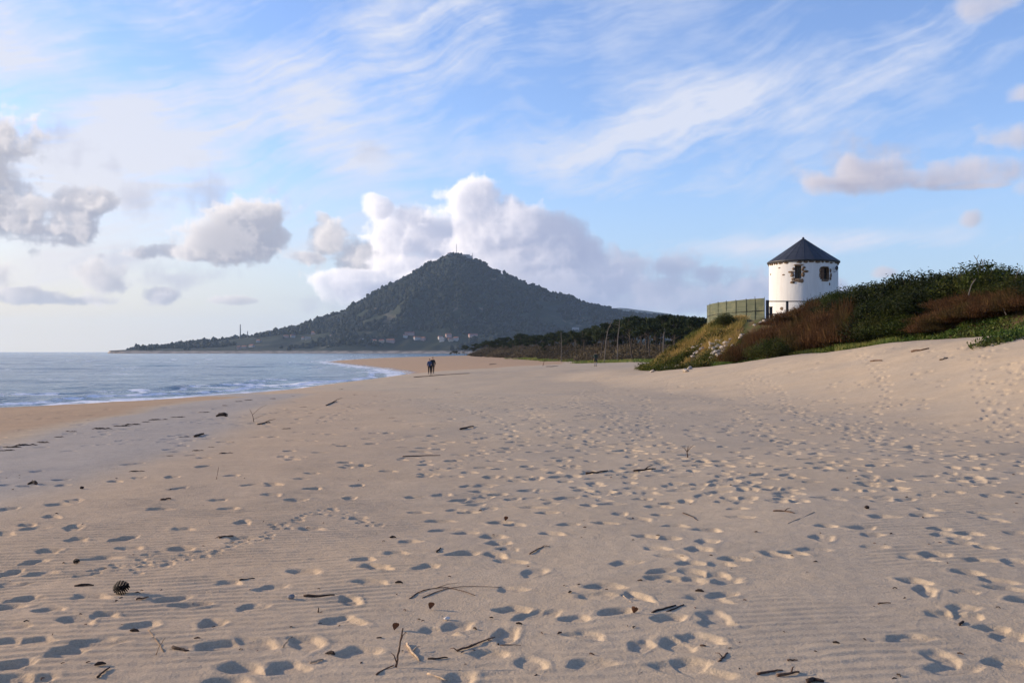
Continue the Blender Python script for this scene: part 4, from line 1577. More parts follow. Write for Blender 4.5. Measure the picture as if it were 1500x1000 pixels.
M_roof = material('dark_slate_sheet', (0.030, 0.033, 0.042), 0.55, 0.2, 2.0, 0.15, 20.0, 0.4)
M_mstone = material('brown_masonry', (0.085, 0.055, 0.036), 0.95, 0.0, 7.0, 0.8, 18.0, color2=(0.24, 0.165, 0.105))
M_frame = material('dark_window_wood', (0.06, 0.035, 0.02), 0.8, 0.3, 8.0)
zt, za = mz(379.5), EYE + (HZ - 349) / F * 105
RE = 3.71
prof = [(RE - .02, zt - .10), (RE + .02, zt - .07), (RE + .015, zt + .0), (2.6, zt + (za - zt) * .297), (1.3, zt + (za - zt) * .648), (0.12, za - .06), (0.0, za)]
V, Fq = [], []
nr = 72
for (r, z) in prof:
    for k in range(nr):
        a = 2 * math.pi * k / nr
        V.append((r * math.cos(a), r * math.sin(a), z - mz0))
for i in range(len(prof) - 1):
    for k in range(nr):
        Fq.append((i * nr + k, i * nr + (k + 1) % nr, (i + 1) * nr + (k + 1) % nr, (i + 1) * nr + k))
Fq.append(tuple(range(nr))[::-1])
roof = mesh_obj('roof', np.array(V), Fq, M_roof, mill, smooth=False)
m = MB()
for k in range(24):
    a = 2 * math.pi * k / 24
    m.tube([(r * math.cos(a), r * math.sin(a), z - mz0 + .012) for (r, z) in prof[2:6]], [.013, .013, .013, .010], 4)
m.build('roof_seam', M_roof, roof)
m = MB()
m.blob((0, 0, za - mz0 + .03), (.13, .13, .10), 0, .05, 2)
m.build('finial', M_roof, roof)
# gutter lip below the eaves
m = MB()
m.tube([(3.64 * math.cos(2 * math.pi * k / 60), 3.64 * math.sin(2 * math.pi * k / 60), zt - .14 - mz0) for k in range(61)], .05, 6, False)
m.build('gutter', M_roof, roof)
th = -math.pi * .99
while th < math.pi:
    w = random.uniform(.09, .20)
    if random.random() < .88:
        p = mill_pt(th + w / 2, zt - .24 - random.uniform(0, .07), RW - .02)
        m = MB()
        m.blob((0, 0, 0), (w * RW * .48, .12, random.uniform(.09, .16)), math.atan2(p.y, p.x) + math.pi / 2, .2, 2)
        m.build('eave_stone', M_mstone, mill, p)
    th += w + random.uniform(0, .04)


def window(w, surround, shutter=False):
    z0, z1 = w[2] - 0, w[3]
    rin = RW - .42
    c = [mill_pt(w[0], z0, wall_r(z0)), mill_pt(w[1], z0, wall_r(z0)), mill_pt(w[1], z1, wall_r(z1)), mill_pt(w[0], z1, wall_r(z1))]
    i_ = [mill_pt(w[0], z0, rin), mill_pt(w[1], z0, rin), mill_pt(w[1], z1, rin), mill_pt(w[0], z1, rin)]
    f = [(0, 1, 5, 4), (1, 2, 6, 5), (2, 3, 7, 6), (3, 0, 4, 7)]
    wo = mesh_obj('window', np.array([tuple(p) for p in c + i_]), f, M_mstone, mill)
    mesh_obj('pane', np.array([tuple(p) for p in i_]), [(0, 1, 2, 3)], M_dark, wo)
    m = MB()
    tm = (w[0] + w[1]) / 2
    for (p, q) in (((w[0] + tm * 0) + .008, 0), (w[1] - .008, 0), (tm, 0)):
        m.tube([mill_pt(p, z0 + .02, rin + .04), mill_pt(p, z1 - .02, rin + .04)], .025, 4)
    for zf in (z0 + .03, (z0 + z1) / 2, z1 - .03):
        m.tube([mill_pt(w[0] + .006, zf, rin + .04), mill_pt(w[1] - .006, zf, rin + .04)], .025, 4)
    m.build('frame', M_frame, wo)
    if shutter:
        m = MB()
        ts = w[0] + (w[1] - w[0]) * .5
        p0, p1 = mill_pt(w[0] + .01, z0 + .05, RW - .10), mill_pt(ts, z0 + .05, RW - .16)
        for k in range(4):
            a_, b_ = p0.lerp(p1, k / 4 + .01), p0.lerp(p1, (k + 1) / 4 - .01)
            m.tube([(a_ + b_) / 2, (a_ + b_) / 2 + Vector((0, 0, z1 - z0 - .1))], .075, 4)
        m.build('shutter', material('brown_shutter', (0.11, 0.055, 0.03), .8, .3, 6.0), wo)
    m = MB()
    for (px, py, wp, hp) in surround:
        th = math.asin(max(-.98, min(.98, (px - 1177) / 49)))
        p = mill_pt(th, mz(py), RW + .01)
        m.blob(p, (wp / F * 102 / 2, .11, hp / F * 102 / 2), math.atan2(p.y, p.x) + math.pi / 2, .2, 2)
    m.build('surround', M_mstone, wo)


window(W1, [(1170, 387.5, 15, 3.4), (1178, 391.5, 5, 4), (1160.5, 397.5, 9, 3.6), (1180, 397, 9, 4), (1162, 402.5, 6.5, 6), (1176.5, 402, 5, 7.5), (1163.3, 408, 6, 4.5), (1170, 410, 13, 5.5), (1162, 412.5, 7.5, 4.5),
            (1174, 411, 8, 6.5), (1163.6, 393, 4, 5), (1176, 394.5, 3.6, 4)])
window(W2, [(1206.5, 390.8, 13, 2.8), (1199.8, 396, 2.4, 7), (1199.6, 403, 2.4, 7), (1206.5, 410.2, 15, 3.4), (1214.2, 395.5, 3.0, 6), (1214.6, 402.5, 4, 7), (1214, 407.5, 3.6, 4)], True)
for (px, py, wp, hp, nm) in [(1143.5, 390.3, 5, 1.8, 'putlog_stone'), (1149.5, 401, 5, 2.0, 'putlog_stone'), (1147, 451, 6.5, 6, 'exposed_stone'), (1131, 398, 3.6, 3.2, 'putlog_stone'), (1213, 415.5, 2.6, 4.4, 'putlog_stone'), (1130, 455, 2.5, 6, 'exposed_stone')]:
    m = MB()
    p = mill_pt(math.asin((px - 1177) / 49), mz(py), RW)
    m.blob(p, (wp / F * 102 / 2, .07, hp / F * 102 / 2), math.atan2(p.y, p.x) + math.pi / 2, .15, 2)
    m.build(nm, M_mstone, mill)
# lantern on a bracket
thl = math.asin((1219 - 1177) / 49)
p = mill_pt(thl, mz(392.5), RW)
d = Vector((p.x, p.y, 0)).normalized()
lamp = MB()
lamp.tube([p + Vector((0, 0, -.28)), p + d * .10 + Vector((0, 0, -.34)), p + d * .34 + Vector((0, 0, -.26)), p + d * .34 + Vector((0, 0, -.1))], .025, 6)
lo_ = lamp.build('lantern', M_roof, mill)
m = MB()
c = p + d * .34
m.tube([c + Vector((0, 0, -.14)), c + Vector((0, 0, .05)), c + Vector((0, 0, .16)), c + Vector((0, 0, .30))], [.10, .17, .15, .03], 8)
m.build('lamp_head', M_roof, lo_)

# ------------------------------------------------------------------ green screen fence and black railing
M_net = bpy.data.materials.new('green_screen')
M_net.use_nodes = True
t = NT(M_net.node_tree)
b = M_net.node_tree.nodes['Principled BSDF']
oc = t.n('ShaderNodeTexCoord').outputs['Object']
st = t.noise(t.vmath('MULTIPLY', oc, (.6, .6, 16)), 1.0, 4, .6)
cgn = t.mix(t.remap(st, .3, .7), (0.066, 0.08, 0.052, 1), (0.115, 0.125, 0.08, 1))
cgn = t.mix(t.math('MULTIPLY', t.remap(t.noise(oc, .9, 4, .6), .45, .7), .5), cgn, (0.20, 0.19, 0.105, 1))
t.link(cgn, b.inputs['Base Color'])
b.inputs['Roughness'].default_value = 0.8
b.inputs['Specular IOR Level'].default_value = 0.2
M_post = material('black_metal', (0.018, 0.019, 0.024), 0.5, 0.2, 5.0)
M_gpost = material('olive_post', (0.065, 0.075, 0.05), 0.7, 0.2, 5.0)
FE = [(1036, 99.0, 447.5), (1040, 95.5, 445), (1052, 93.5, 442.5), (1064, 92.0, 441), (1078, 90.5, 439.5), (1093, 89.3, 438), (1106, 88.4, 437), (1120, 87.6, 436)]
fp = [Vector((at(a, d), d, EYE + (HZ - q) / F * d)) for a, d, q in FE]
fence = empty('screen_fence', (fp[0].x, fp[0].y, gz(fp[0].x, fp[0].y)))
props(fence, 'olive green screen fence curving in front of the windmill tower', 'fence')
fo0 = fence.location.copy()
for i in range(len(fp) - 1):
    a, b_ = fp[i], fp[i + 1]
    V, Fq = [], []
    nu, nv = 10, 12
    nrm = (b_ - a).cross(Vector((0, 0, 1))).normalized()
    for s_k in (0, 1):
        for u in range(nu + 1):
            for v in range(nv + 1):
                p = a.lerp(b_, u / nu)
                zb_ = p.z - 2.9
                q_ = Vector((p.x, p.y, zb_ + (p.z - .03 - zb_) * v / nv))
                sag = .035 * math.sin(math.pi * u / nu) * math.sin(2.6 * math.pi * v / nv + i) + .02 * math.sin(7 * u + 3 * v + i)
                V.append(q_ + nrm * (sag + .012 * s_k) - fo0)
    N0 = (nu + 1) * (nv + 1)
    for u in range(nu):
        for v in range(nv):
            k = u * (nv + 1) + v
            Fq.append((k, k + 1, k + nv + 2, k + nv + 1))
            Fq.append((N0 + k, N0 + k + nv + 1, N0 + k + nv + 2, N0 + k + 1))
    mesh_obj('screen_panel', np.array([tuple(p) for p in V]), Fq, M_net, fence, smooth=True)
    # seam wire half way up, with its ties
    m = MB()
    m.tube([a + Vector((0, 0, -1.12)) - fo0 - nrm * .0 + (-to_cam * 0) + to_cam * .06, b_ + Vector((0, 0, -1.12)) - fo0 + to_cam * .06], .018, 4)
    for k in range(5):
        p = a.lerp(b_, (k + .5) / 5) + Vector((0, 0, -1.12)) - fo0 + to_cam * .06
        m.box(p, (.07, .05, .06))
    m.build('seam_wire', M_post, fence)
for i, p in enumerate(fp):
    m = MB()
    m.tube([p + Vector((0, 0, -3.2)) - fo0 + to_cam * .05, p + Vector((0, 0, .06 if i != 6 else .16)) - fo0 + to_cam * .05], .024, 6)
    m.build('post', M_gpost, fence)

rd = 86.0


def rp_(px, py, d=rd):
    return Vector((at(px, d), d, EYE + (HZ - py) / F * d))


rail = empty('railing', rp_(1124, 470))
props(rail, 'black metal railing at the foot of the white tower', 'railing')
r0 = rail.location.copy()
for (px, w, pyt, d) in [(1124.2, .26, 439.5, rd), (1153.2, .20, 440.5, rd + .6), (1183, .2, 440.5, rd + 1.2), (1212, .2, 440.5, rd + 1.8)]:
    m = MB()
    a = rp_(px, pyt, d) - r0
    m.box((a.x, a.y, a.z - 1.6), (w, w * .6, 3.2))
    m.build('post', M_post, rail)
for py in (440.8, 459.5):
    m = MB()
    a, b_ = rp_(1124, py, rd), rp_(1212, py, rd + 1.8)
    m.tube([a - r0 + Vector((.1, 0, -.03)), b_ - r0 + Vector((0, 0, -.03))], .045, 6)
    m.build('rail', M_post, rail)
gp = empty('gate_post', rp_(1129.3, 470, 87.2))
props(gp, 'short dark post standing behind the first post of the railing', 'post')
m = MB()
m.box((0, 0, .1), (.22, .22, 2.2))
m.build('shaft', M_post, gp)
m = MB()
m.box((0, 0, 1.23), (.27, .27, .06))
m.build('cap', M_post, gp)

# ------------------------------------------------------------------ pine wood behind the beach
ML_pine = leaf_material('pine_needles', [(0.012, 0.020, 0.008), (0.028, 0.040, 0.014), (0.060, 0.068, 0.024)], 0.28, 0.7, 0.10)
ML_scrub = leaf_material('grey_scrub', [(0.036, 0.029, 0.019), (0.095, 0.074, 0.046), (0.15, 0.12, 0.07)], 0.3, 0.8, 0.1)


def pine(hgt, crown_w, seed, flat=True):
    rs = random.Random(seed)
    o = empty('pine_tree', (0, 0, 0))
    lean = (rs.uniform(-.12, .12), rs.uniform(-.08, .08))
    m = MB()
    pts = []
    for k in range(6):
        f = k / 5
        pts.append((lean[0] * hgt * f + .12 * math.sin(3 * f + seed), lean[1] * hgt * f, hgt * .86 * f))
    m.tube(pts, [.17, .15, .13, .10, .07, .04], 7)
    top = Vector(pts[-1])
    lobes = []
    nl = 11 if flat else 14
    for k in range(nl):
        a, rr = rs.uniform(0, 6.28), math.sqrt(rs.random())
        zc = hgt * (rs.uniform(.72, .95) - .12 * rr) if flat else hgt * rs.uniform(.38, .95)
        w = crown_w * (.5 if flat else .5 * (1.15 - zc / hgt) + .14)
        c = Vector((lean[0] * zc + math.cos(a) * rr * w, lean[1] * zc + math.sin(a) * rr * w, zc))
        st_ = Vector((lean[0] * zc * .8, lean[1] * zc * .8, zc * .78))
        m.tube([st_, (st_ + c) / 2 + Vector((0, 0, .1)), c], [.06, .045, .02], 5)
        s = rs.uniform(.55, 1.05) * crown_w * .2
        lobes.append((c.x, c.y, c.z, s * 1.3, s * 1.3, s * .62))
    for k in range(7):   # dead lower limbs
        a = rs.uniform(0, 6.28)
        z0 = hgt * rs.uniform(.2, .7)
        s0 = Vector((lean[0] * z0, lean[1] * z0, z0))
        m.tube([s0, s0 + Vector((math.cos(a) * .9, math.sin(a) * .9, .35)), s0 + Vector((math.cos(a) * 1.7, math.sin(a) * 1.7, .5))], [.035, .025, .01], 4)
    m.build('trunk', M_bark, o)
    n = 1300
    P, d, k, r = lobes_cloud(lobes, n, .35)
    N = d + RNG.normal(size=d.shape) * .8
    N /= np.linalg.norm(N, axis=1, keepdims=True)
    tl = RNG.normal(0, .15, len(lobes))
    V, Fq, tn = cards(P, N, .42 * RNG.uniform(.6, 1.5, n), .22 * RNG.uniform(.6, 1.5, n), np.clip(.4 + tl[k] + RNG.normal(0, .18, n), 0, 1), .1)
    mesh_obj('crown', V, Fq, ML_pine, o, attrs=dict(tint=tn))
    return o


protos = [pine(8.2, 5.4, 1), pine(8.6, 4.6, 2), pine(7.6, 5.8, 3), pine(8.0, 4.0, 4, False), pine(7.2, 4.8, 5), pine(8.8, 5.0, 6)]
TOPL = [(630, 521), (650, 517), (680, 507), (700, 500), (730, 494), (760, 489), (800, 485), (850, 482), (872, 476), (885, 470), (910, 465), (930, 462), (960, 460), (985, 458), (1000, 459), (1020, 463), (1050, 464), (1080, 462)]
SPECIAL = {}
first = [True] * 6
TL = {0: 'flat topped dark pine in the wood behind the beach', 1: 'slender flat topped pine in the wood behind the beach', 2: 'broad crowned pine in the wood behind the beach',
      3: 'conical dark pine in the wood behind the beach', 4: 'low spreading pine in the wood behind the beach', 5: 'tall umbrella pine in the wood behind the beach'}
rsT = random.Random(21)
TREES = []
for k in range(92):
    px = 655 + 400 * (k + rsT.uniform(-.5, .5)) / 92
    d = float(np.interp(px, [640, 700, 800, 900, 1000, 1080], [560, 450, 320, 236, 190, 180])) * rsT.choice([1.0, 1.08, 1.16, 1.28])
    TREES.append((px, d, k))
TREES += [(1008, 176, 5), (988, 172, 0), (952, 190, 2), (1026, 168, 1), (926, 205, 5), (880, 225, 0), (765, 330, 4), (720, 410, 2)]
for (px, d, k) in TREES:
    x = at(px, d)
    z = gz(x, d)
    pt = float(np.interp(px, [a for a, _ in TOPL], [b_ for _, b_ in TOPL])) + rsT.uniform(-3, 7)
    h = max(2.2, EYE + (HZ - pt) / F * d - z)
    i = k % 6
    s = h / 8.2
    sw = s * rsT.uniform(.85, 1.2)
    if first[i]:
        o = protos[i]
        o.location = (x, d, z)
        o.rotation_euler = (0, 0, rsT.uniform(0, 6.28))
        o.scale = (sw, sw, s)
        first[i] = False
    else:
        o = dup(protos[i], (x, d, z), rsT.uniform(0, 6.28), (sw, sw, s))
    props(o, TL[i], 'pine tree', 'pines of the wood behind the beach: ' + TL[i].split(' pine')[0])

# undergrowth of the wood
n = 0
UX, UY, UH = [], [], []
while n < 5200:
    y = RNG.uniform(140, 620, 4000) ** 1.0
    e = np.interp(y, [100, 150, 200, 300, 450, 700], [40, 30, 22, 6, -18, -32])
    x = e + RNG.uniform(0, 60, 4000)
    ok = (poly_dist(x, y) < -1) & (x / y < .30) & (x / y > -.085)
    UX += list(x[ok]); UY += list(y[ok])
    n = len(UX)
UX, UY = np.array(UX[:5200]), np.array(UY[:5200])
edge_u = UX - np.interp(UY, [100, 150, 200, 300, 450, 700], [40, 30, 22, 6, -18, -32])
UH = np.minimum(.8 + edge_u * .32, 4.2) * (0.75 + .7 * np.clip(fbm(UX / 9, UY / 20, 3, 300) + .4, 0, 1))
per = 22
n = len(UX) * per
c = np.repeat(np.arange(len(UX)), per)
dd_ = RNG.normal(size=(n, 3)); dd_ /= np.linalg.norm(dd_, axis=1, keepdims=True)
rad = UH[c] * .55
P = np.stack([UX[c], UY[c], land(UX, UY)[c] + UH[c] * .48], -1) + dd_ * np.stack([rad * 1.25, rad * 1.25, rad], -1) * (.5 + .55 * RNG.random(n))[:, None]
N = dd_ + RNG.normal(size=dd_.shape) * .7
N /= np.linalg.norm(N, axis=1, keepdims=True)
tn0 = np.clip(.42 + .6 * fbm(UX / 12, UY / 25, 3, 305)[c] + RNG.normal(0, .15, n), 0, 1)
V, Fq, tn = cards(P, N, .62 * RNG.uniform(.6, 1.4, n), .30 * RNG.uniform(.6, 1.4, n), tn0, .1)
props(mesh_obj('scrub', V, Fq, ML_scrub, attrs=dict(tint=tn)), 'grey brown scrub at the foot of the pine wood', 'scrub', kind='stuff')

# bleached dead trunks in front of the wood
for (pts, d, label) in [
    ([(885, 511), (888, 497), (891, 482), (897, 469)], 196, 'leaning bleached dead trunk in front of the pines, left of two'),
    ([(904, 509), (905, 495), (907, 480), (908, 468)], 196, 'upright bleached dead trunk in front of the pines, right of two'),
    ([(822, 519), (822.5, 505), (822, 487)], 250, 'slim pale dead trunk at the edge of the scrub'),
    ([(971, 507), (972, 495), (974, 480)], 176, 'thin grey dead trunk before the tallest pines')]:
    w = [Vector((at(p, d), d, EYE + (HZ - q) / F * d)) for p, q in pts]
    w[0].z = gz(w[0].x, d) - .1
    o = empty('dead_tree', w[0])
    props(o, label, 'dead tree', 'bleached dead trunks before the pine wood')
    m = MB()
    m.tube([p - w[0] for p in w], [.12, .095, .07, .04][:len(w)], 7, wob=.2)
    m.build('trunk', M_pale, o)
    for k in range(6):
        f = .35 + .1 * k
        j = min(int(f * (len(w) - 1)), len(w) - 2)
        b0 = w[j].lerp(w[j + 1], f * (len(w) - 1) - j) - w[0]
        a = random.uniform(0, 6.28)
        m = MB()
        m.tube([b0, b0 + Vector((.5 * math.cos(a), .5 * math.sin(a), .2)), b0 + Vector((1.1 * math.cos(a), 1.1 * math.sin(a), .15 + .4 * random.random()))], [.05, .035, .012], 5)
        m.build('branch', M_pale, o)

# ------------------------------------------------------------------ people


def skinned(name, joints, edges, mat, parent, sub=1, root=0):
    """joints: (x, y, z, radius); one continuous surface grown along the edges"""
    me = bpy.data.meshes.new(name)
    me.from_pydata([j[:3] for j in joints], edges, [])
    o = bpy.data.objects.new(name, me)
    COL.objects.link(o)
    md = o.modifiers.new('skin', 'SKIN')
    md.use_smooth_shade = True
    sv = me.skin_vertices[0].data if me.skin_vertices else None
    if sv is None:
        bm = bmesh.new(); bm.from_mesh(me); bm.verts.layers.skin.verify(); bm.to_mesh(me); bm.free()
        sv = me.skin_vertices[0].data
    for i, j in enumerate(joints):
        r = j[3]
        sv[i].radius = r if isinstance(r, tuple) else (r, r)
        sv[i].use_root = (i == root)
    if sub:
        md2 = o.modifiers.new('sub', 'SUBSURF')
        md2.levels = sub
        md2.render_levels = sub
    dg = bpy.context.evaluated_depsgraph_get()
    ev = o.evaluated_get(dg)
    nm = bpy.data.meshes.new_from_object(ev)
    bpy.data.objects.remove(o)
    nm.name = name
    nm.materials.clear()
    nm.materials.append(mat)
    q = bpy.data.objects.new(name, nm)
    COL.objects.link(q)
    q.parent = parent
    return q


M_skin = material('skin', (0.45, 0.27, 0.19), 0.6)


def person(loc, rz, hgt, label, jacket, trousers, hair, shoes, stride=.18, arm=.12, long_hair=False, coat=.0, socks=None, arm_pose=None, scarf=None):
    """standing or strolling figure, facing local +Y, feet on z = 0"""
    o = empty('person', loc, rz)
    props(o, label, 'person')
    k = hgt / 1.75

    def J(x, y, z, r):
        r = tuple(a * k for a in r) if isinstance(r, tuple) else r * k
        return (x * k, y * k, z * k, r)
    hip, kn, an = .10, .50, .09
    fl, fr = stride, -stride
    arms = arm_pose or {-1: (-.24, -.02, 1.14, -.22, .06, .90), 1: (.24, .02, 1.14, .22, -.04 + arm, .90)}
    body = [J(0, 0, .95, (.13, .10)), J(0, 0, 1.12, (.125, .09)), J(0, 0, 1.32, (.15, .10)), J(0, .01, 1.46, (.07, .06)), J(0, .015, 1.54, .055), J(0, .03, 1.60, (.068, .08)), J(0, .03, 1.69, (.07, .085)), J(0, .02, 1.74, .045)]
    ed = [(0, 1), (1, 2), (2, 3), (3, 4), (4, 5), (5, 6), (6, 7)]
    for s in (-1, 1):
        ex, ey, ez, wx_, wy_, wz_ = arms[s]
        b0 = len(body)
        body += [J(.17 * s, 0, 1.42, .055), J(ex, ey, ez, .043), J(wx_, wy_, wz_, .030), J(wx_ * 1.0, wy_ + .01, wz_ - .07, (.040, .018))]
        ed += [(2, b0), (b0, b0 + 1), (b0 + 1, b0 + 2), (b0 + 2, b0 + 3)]
        for f in range(4):
            c = len(body)
            oy = -.03 + .02 * f
            body += [J(wx_ + .004 * s, wy_ + oy, wz_ - .12, .010), J(wx_ - .008 * s, wy_ + oy + .008, wz_ - .155 - .008 * (f in (1, 2)), .008)]
            ed += [(b0 + 3, c), (c, c + 1)]
        c = len(body)
        body += [J(wx_ - .01 * s, wy_ + .045, wz_ - .08, .011), J(wx_ - .02 * s, wy_ + .055, wz_ - .115, .009)]
        ed += [(b0 + 2, c), (c, c + 1)]
    for s, st_ in ((-1, fl), (1, fr)):
        b0 = len(body)
        body += [J(hip * s, 0, .88, .085), J(hip * s, st_ * .55 + .02, .48, .058), J(hip * s, st_, .09, .040), J(hip * s * 1.1, st_ + .12, .04, (.04, .03))]
        ed += [(0, b0), (b0, b0 + 1), (b0 + 1, b0 + 2), (b0 + 2, b0 + 3)]
    # nose
    body.append(J(0, .125, 1.635, .014)); ed.append((5, len(body) - 1))
    skinned('body', body, ed, M_skin, o)
    # jacket over torso and arms
    hem = .86 - coat
    jk = [J(0, 0, 1.12, (.165, .125)), J(0, 0, hem + .05, (.175, .135)), J(0, 0, hem, (.178, .138)), J(0, 0, 1.33, (.185, .13)), J(0, .0, 1.45, (.10, .085)), J(0, .01, 1.50, (.075, .07))]
    je = [(0, 1), (1, 2), (0, 3), (3, 4), (4, 5)]
    for s in (-1, 1):
        ex, ey, ez, wx_, wy_, wz_ = arms[s]
        b0 = len(jk)
        jk += [J(.185 * s, 0, 1.41, .078), J(ex, ey, ez, .068), J(wx_, wy_, wz_ + .02, .052)]
        je += [(3, b0), (b0, b0 + 1), (b0 + 1, b0 + 2)]
    skinned('jacket', jk, je, jacket, o)
    tr = [J(0, 0, .95, (.15, .12))]
    te = []
    low = .12 if socks is None else .46
    for s, st_ in ((-1, fl), (1, fr)):
        b0 = len(tr)
        tr += [J(hip * s, 0, .86, .105), J(hip * s, st_ * .55 + .02, .49, .078)]
        te += [(0, b0), (b0, b0 + 1)]
        if socks is None:
            tr += [J(hip * s, st_, .11, .062)]
            te += [(b0 + 1, b0 + 2)]
    skinned('trousers', tr, te, trousers, o)
    for s, st_ in ((-1, fl), (1, fr)):
        if socks is not None:
            skinned('legging', [J(hip * s, st_ * .58 + .02, .47, .070), J(hip * s, st_ * .8, .28, .064), J(hip * s, st_, .12, .05)], [(0, 1), (1, 2)], socks, o)
        skinned('shoe', [J(hip * s, st_ - .05, .06, (.06, .075)), J(hip * s, st_ + .05, .05, (.06, .06)), J(hip * s * 1.1, st_ + .17, .04, (.055, .045))], [(0, 1), (1, 2)], shoes, o)
    hr = [J(0, .0, 1.66, (.085, .085)), J(0, .0, 1.72, (.085, .095)), J(0, .01, 1.775, (.05, .06))]
    he = [(0, 1), (1, 2)]
    if long_hair:
        hr += [J(0, -.06, 1.56, (.08, .045)), J(0, -.08, 1.46, (.07, .035))]
        he += [(0, 3), (3, 4)]
    skinned('hair', hr, he, hair, o)
    if scarf:
        skinned('scarf', [J(-.07, .04, 1.50, .04), J(0, .085, 1.49, .04), J(.07, .04, 1.50, .04), J(.05, -.05, 1.51, .04), J(-.05, -.05, 1.51, .04)], [(0, 1), (1, 2), (2, 3), (3, 4), (4, 0)], scarf, o)
    return o


C_navy = material('blue_jacket_cloth', (0.030, 0.055, 0.13), .8, .2, 20)
C_black = material('black_cloth', (0.010, 0.010, 0.012), .85, .2, 20)
C_green = material('dark_green_cloth', (0.022, 0.036, 0.028), .85, .2, 20)
C_grey = material('light_grey_cloth', (0.24, 0.23, 0.235), .85, .15, 20)
C_brown = material('brown_hair', (0.06, 0.032, 0.02), .7, .2, 30)
C_hair = material('black_hair', (0.012, 0.010, 0.009), .6)
C_white = material('white_cloth', (0.62, 0.60, 0.57), .85)
C_dkbrown = material('dark_brown_trousers', (0.045, 0.034, 0.028), .85, .2, 20)


def foot(px, py, d):
    x = at(px, d)
    return (x, d, gz(x, d))


def people_at(px, py):
    x, y, z = on_land(px, py, 60, 170)
    return x, y, z + .05


xa, ya, za_ = people_at(629.3, 548.3)
person((xa, ya, za_), R(10), 1.68, 'person in a blue jacket and black trousers walking arm in arm, left of the couple', C_navy, C_black, C_hair, C_black, .10, .06,
       arm_pose={-1: (-.26, -.03, 1.14, -.22, .08, .92), 1: (.25, .02, 1.16, .30, .16, 1.06)})
person((xa + .33, ya + .22, gz(xa + .33, ya + .22) + .05), R(4), 1.84, 'taller person in a black jacket walking close beside the blue jacket', C_black, C_dkbrown, C_hair, C_black, -.10, .05,
       arm_pose={-1: (-.25, .02, 1.15, -.20, .17, 1.08), 1: (.26, -.02, 1.14, .23, .05, .90)})
xb, yb, zb2 = people_at(872.3, 537)
person((xb, yb, zb2), R(-12), 1.72, 'lone person in a dark green coat and pale leggings on the beach', C_green, C_black, C_brown, C_black, .03, .04, True, .16, C_grey, None, C_white)

# ------------------------------------------------------------------ driftwood, twigs, cones on the sand
M_twig = material('dark_twig', (0.045, 0.028, 0.020), .9, .35, 25, .5, 60)
M_twig2 = material('brown_twig', (0.11, 0.062, 0.038), .9, .3, 25, .5, 60)
M_twig3 = material('pale_twig', (0.40, 0.29, 0.19), .9, .25, 25, .4, 60)
M_straw = material('dry_straw', (0.30, 0.19, 0.10), .9, .2, 25)
M_leaf = material('brown_leaf', (0.14, 0.06, 0.03), .85, .3, 20)
M_shell = material('white_shell', (0.62, 0.56, 0.50), .5, .1, 30)


def ground_pt(px, py, lift=0.0):
    x, y, z = on_land(px, py)
    return Vector((x, y, z + lift))


def stick(pts, rad, mat_, label, name='twig', cat='twig', forks=(), group=None, lift=.0, hs=None):
    rad *= .8
    """pts photo pixels along the stick lying on the sand; hs optional heights above the sand"""
    w = []
    for i, (a, b_) in enumerate(pts):
        if hs and hs[i] > 0 and i:
            # an upright end: keep the distance of the foot, take the height from the photo row
            d = w[0].y
            w.append(Vector((at(a, d), d + hs[i], EYE + (HZ - b_) / F * d)))
        else:
            w.append(ground_pt(a, b_, rad * .6 + lift))
    full = [w[0]]
    for i in range(len(w) - 1):
        for k in (.33, .66, 1.0):
            p = w[i].lerp(w[i + 1], k)
            if k < 1:
                p += Vector((random.uniform(-1, 1), random.uniform(-1, 1), random.uniform(0, .6))) * rad * .9
            full.append(p)
    m = MB()
    n_ = len(full)
    m.tube([p - w[0] for p in full], [rad * (1 - .45 * i / (n_ - 1)) for i in range(n_)], 7, wob=.25)
    for (f, dx, dy, dz) in forks:
        p = full[int(f * (n_ - 1))] - w[0]
        m.tube([p, p + Vector((dx * .5, dy * .5, dz * .6 + .01)), p + Vector((dx, dy, dz))], [rad * .6, rad * .45, rad * .2], 5)
    o = m.build(name, mat_, None, w[0], smooth=True)
    props(o, label, cat, group)
    return o


S = stick
S([(446, 873), (468, 873), (491, 871)], .013, M_twig, 'straight dark stick lying left of centre, among footprints in the near sand')
S([(322, 788), (333, 786), (343, 785)], .014, M_twig2, 'short brown stick with a thick end, far above the large pine cone', forks=[(.3, -.05, -.06, .0)])
S([(352, 849), (363, 848), (374, 847)], .009, M_twig, 'short dark twig at the tail of a long footprint')
S([(201, 877), (210, 876), (219, 874)], .010, M_twig2, 'small brown stick just right of and below the large pine cone')
S([(255, 948), (266, 951), (278, 953)], .014, M_twig, 'dark bark strip on the small sand ridge in the lower left')
S([(145, 991), (153, 984), (163, 977)], .009, M_twig, 'dark slanting stick near the lower left edge of the sand')
S([(242, 954), (232, 938), (219, 921)], .004, M_straw, 'long thin dry stalk leaning to the left in the lower left', hs=[0, -.0, .0])
S([(230, 958), (234, 945), (240, 935)], .004, M_straw, 'shorter dry stalk crossing the long leaning one', hs=[0, .02, .05])
S([(416, 948), (420, 940), (425, 934)], .008, M_twig3, 'short pale forked twig standing up in the sand, lower left', hs=[0, .02, .05])
S([(455, 970), (464, 968), (474, 965)], .009, M_twig3, 'pale peeled twig left of the upright forked stick')
S([(467, 896), (467, 889)], .007, M_twig, 'tiny upright twig stub below the straight dark stick', hs=[0, .02])
S([(580, 977), (582, 960), (585, 943), (588, 925)], .009, M_twig2, 'upright forked brown stick planted in the near sand', hs=[0, .03, .06, .1], forks=[(.15, -.03, -.03, .07), (.7, .03, .02, .05)])
S([(552, 988), (563, 980), (577, 974)], .007, M_twig2, 'curved thin twig at the foot of the upright forked stick')
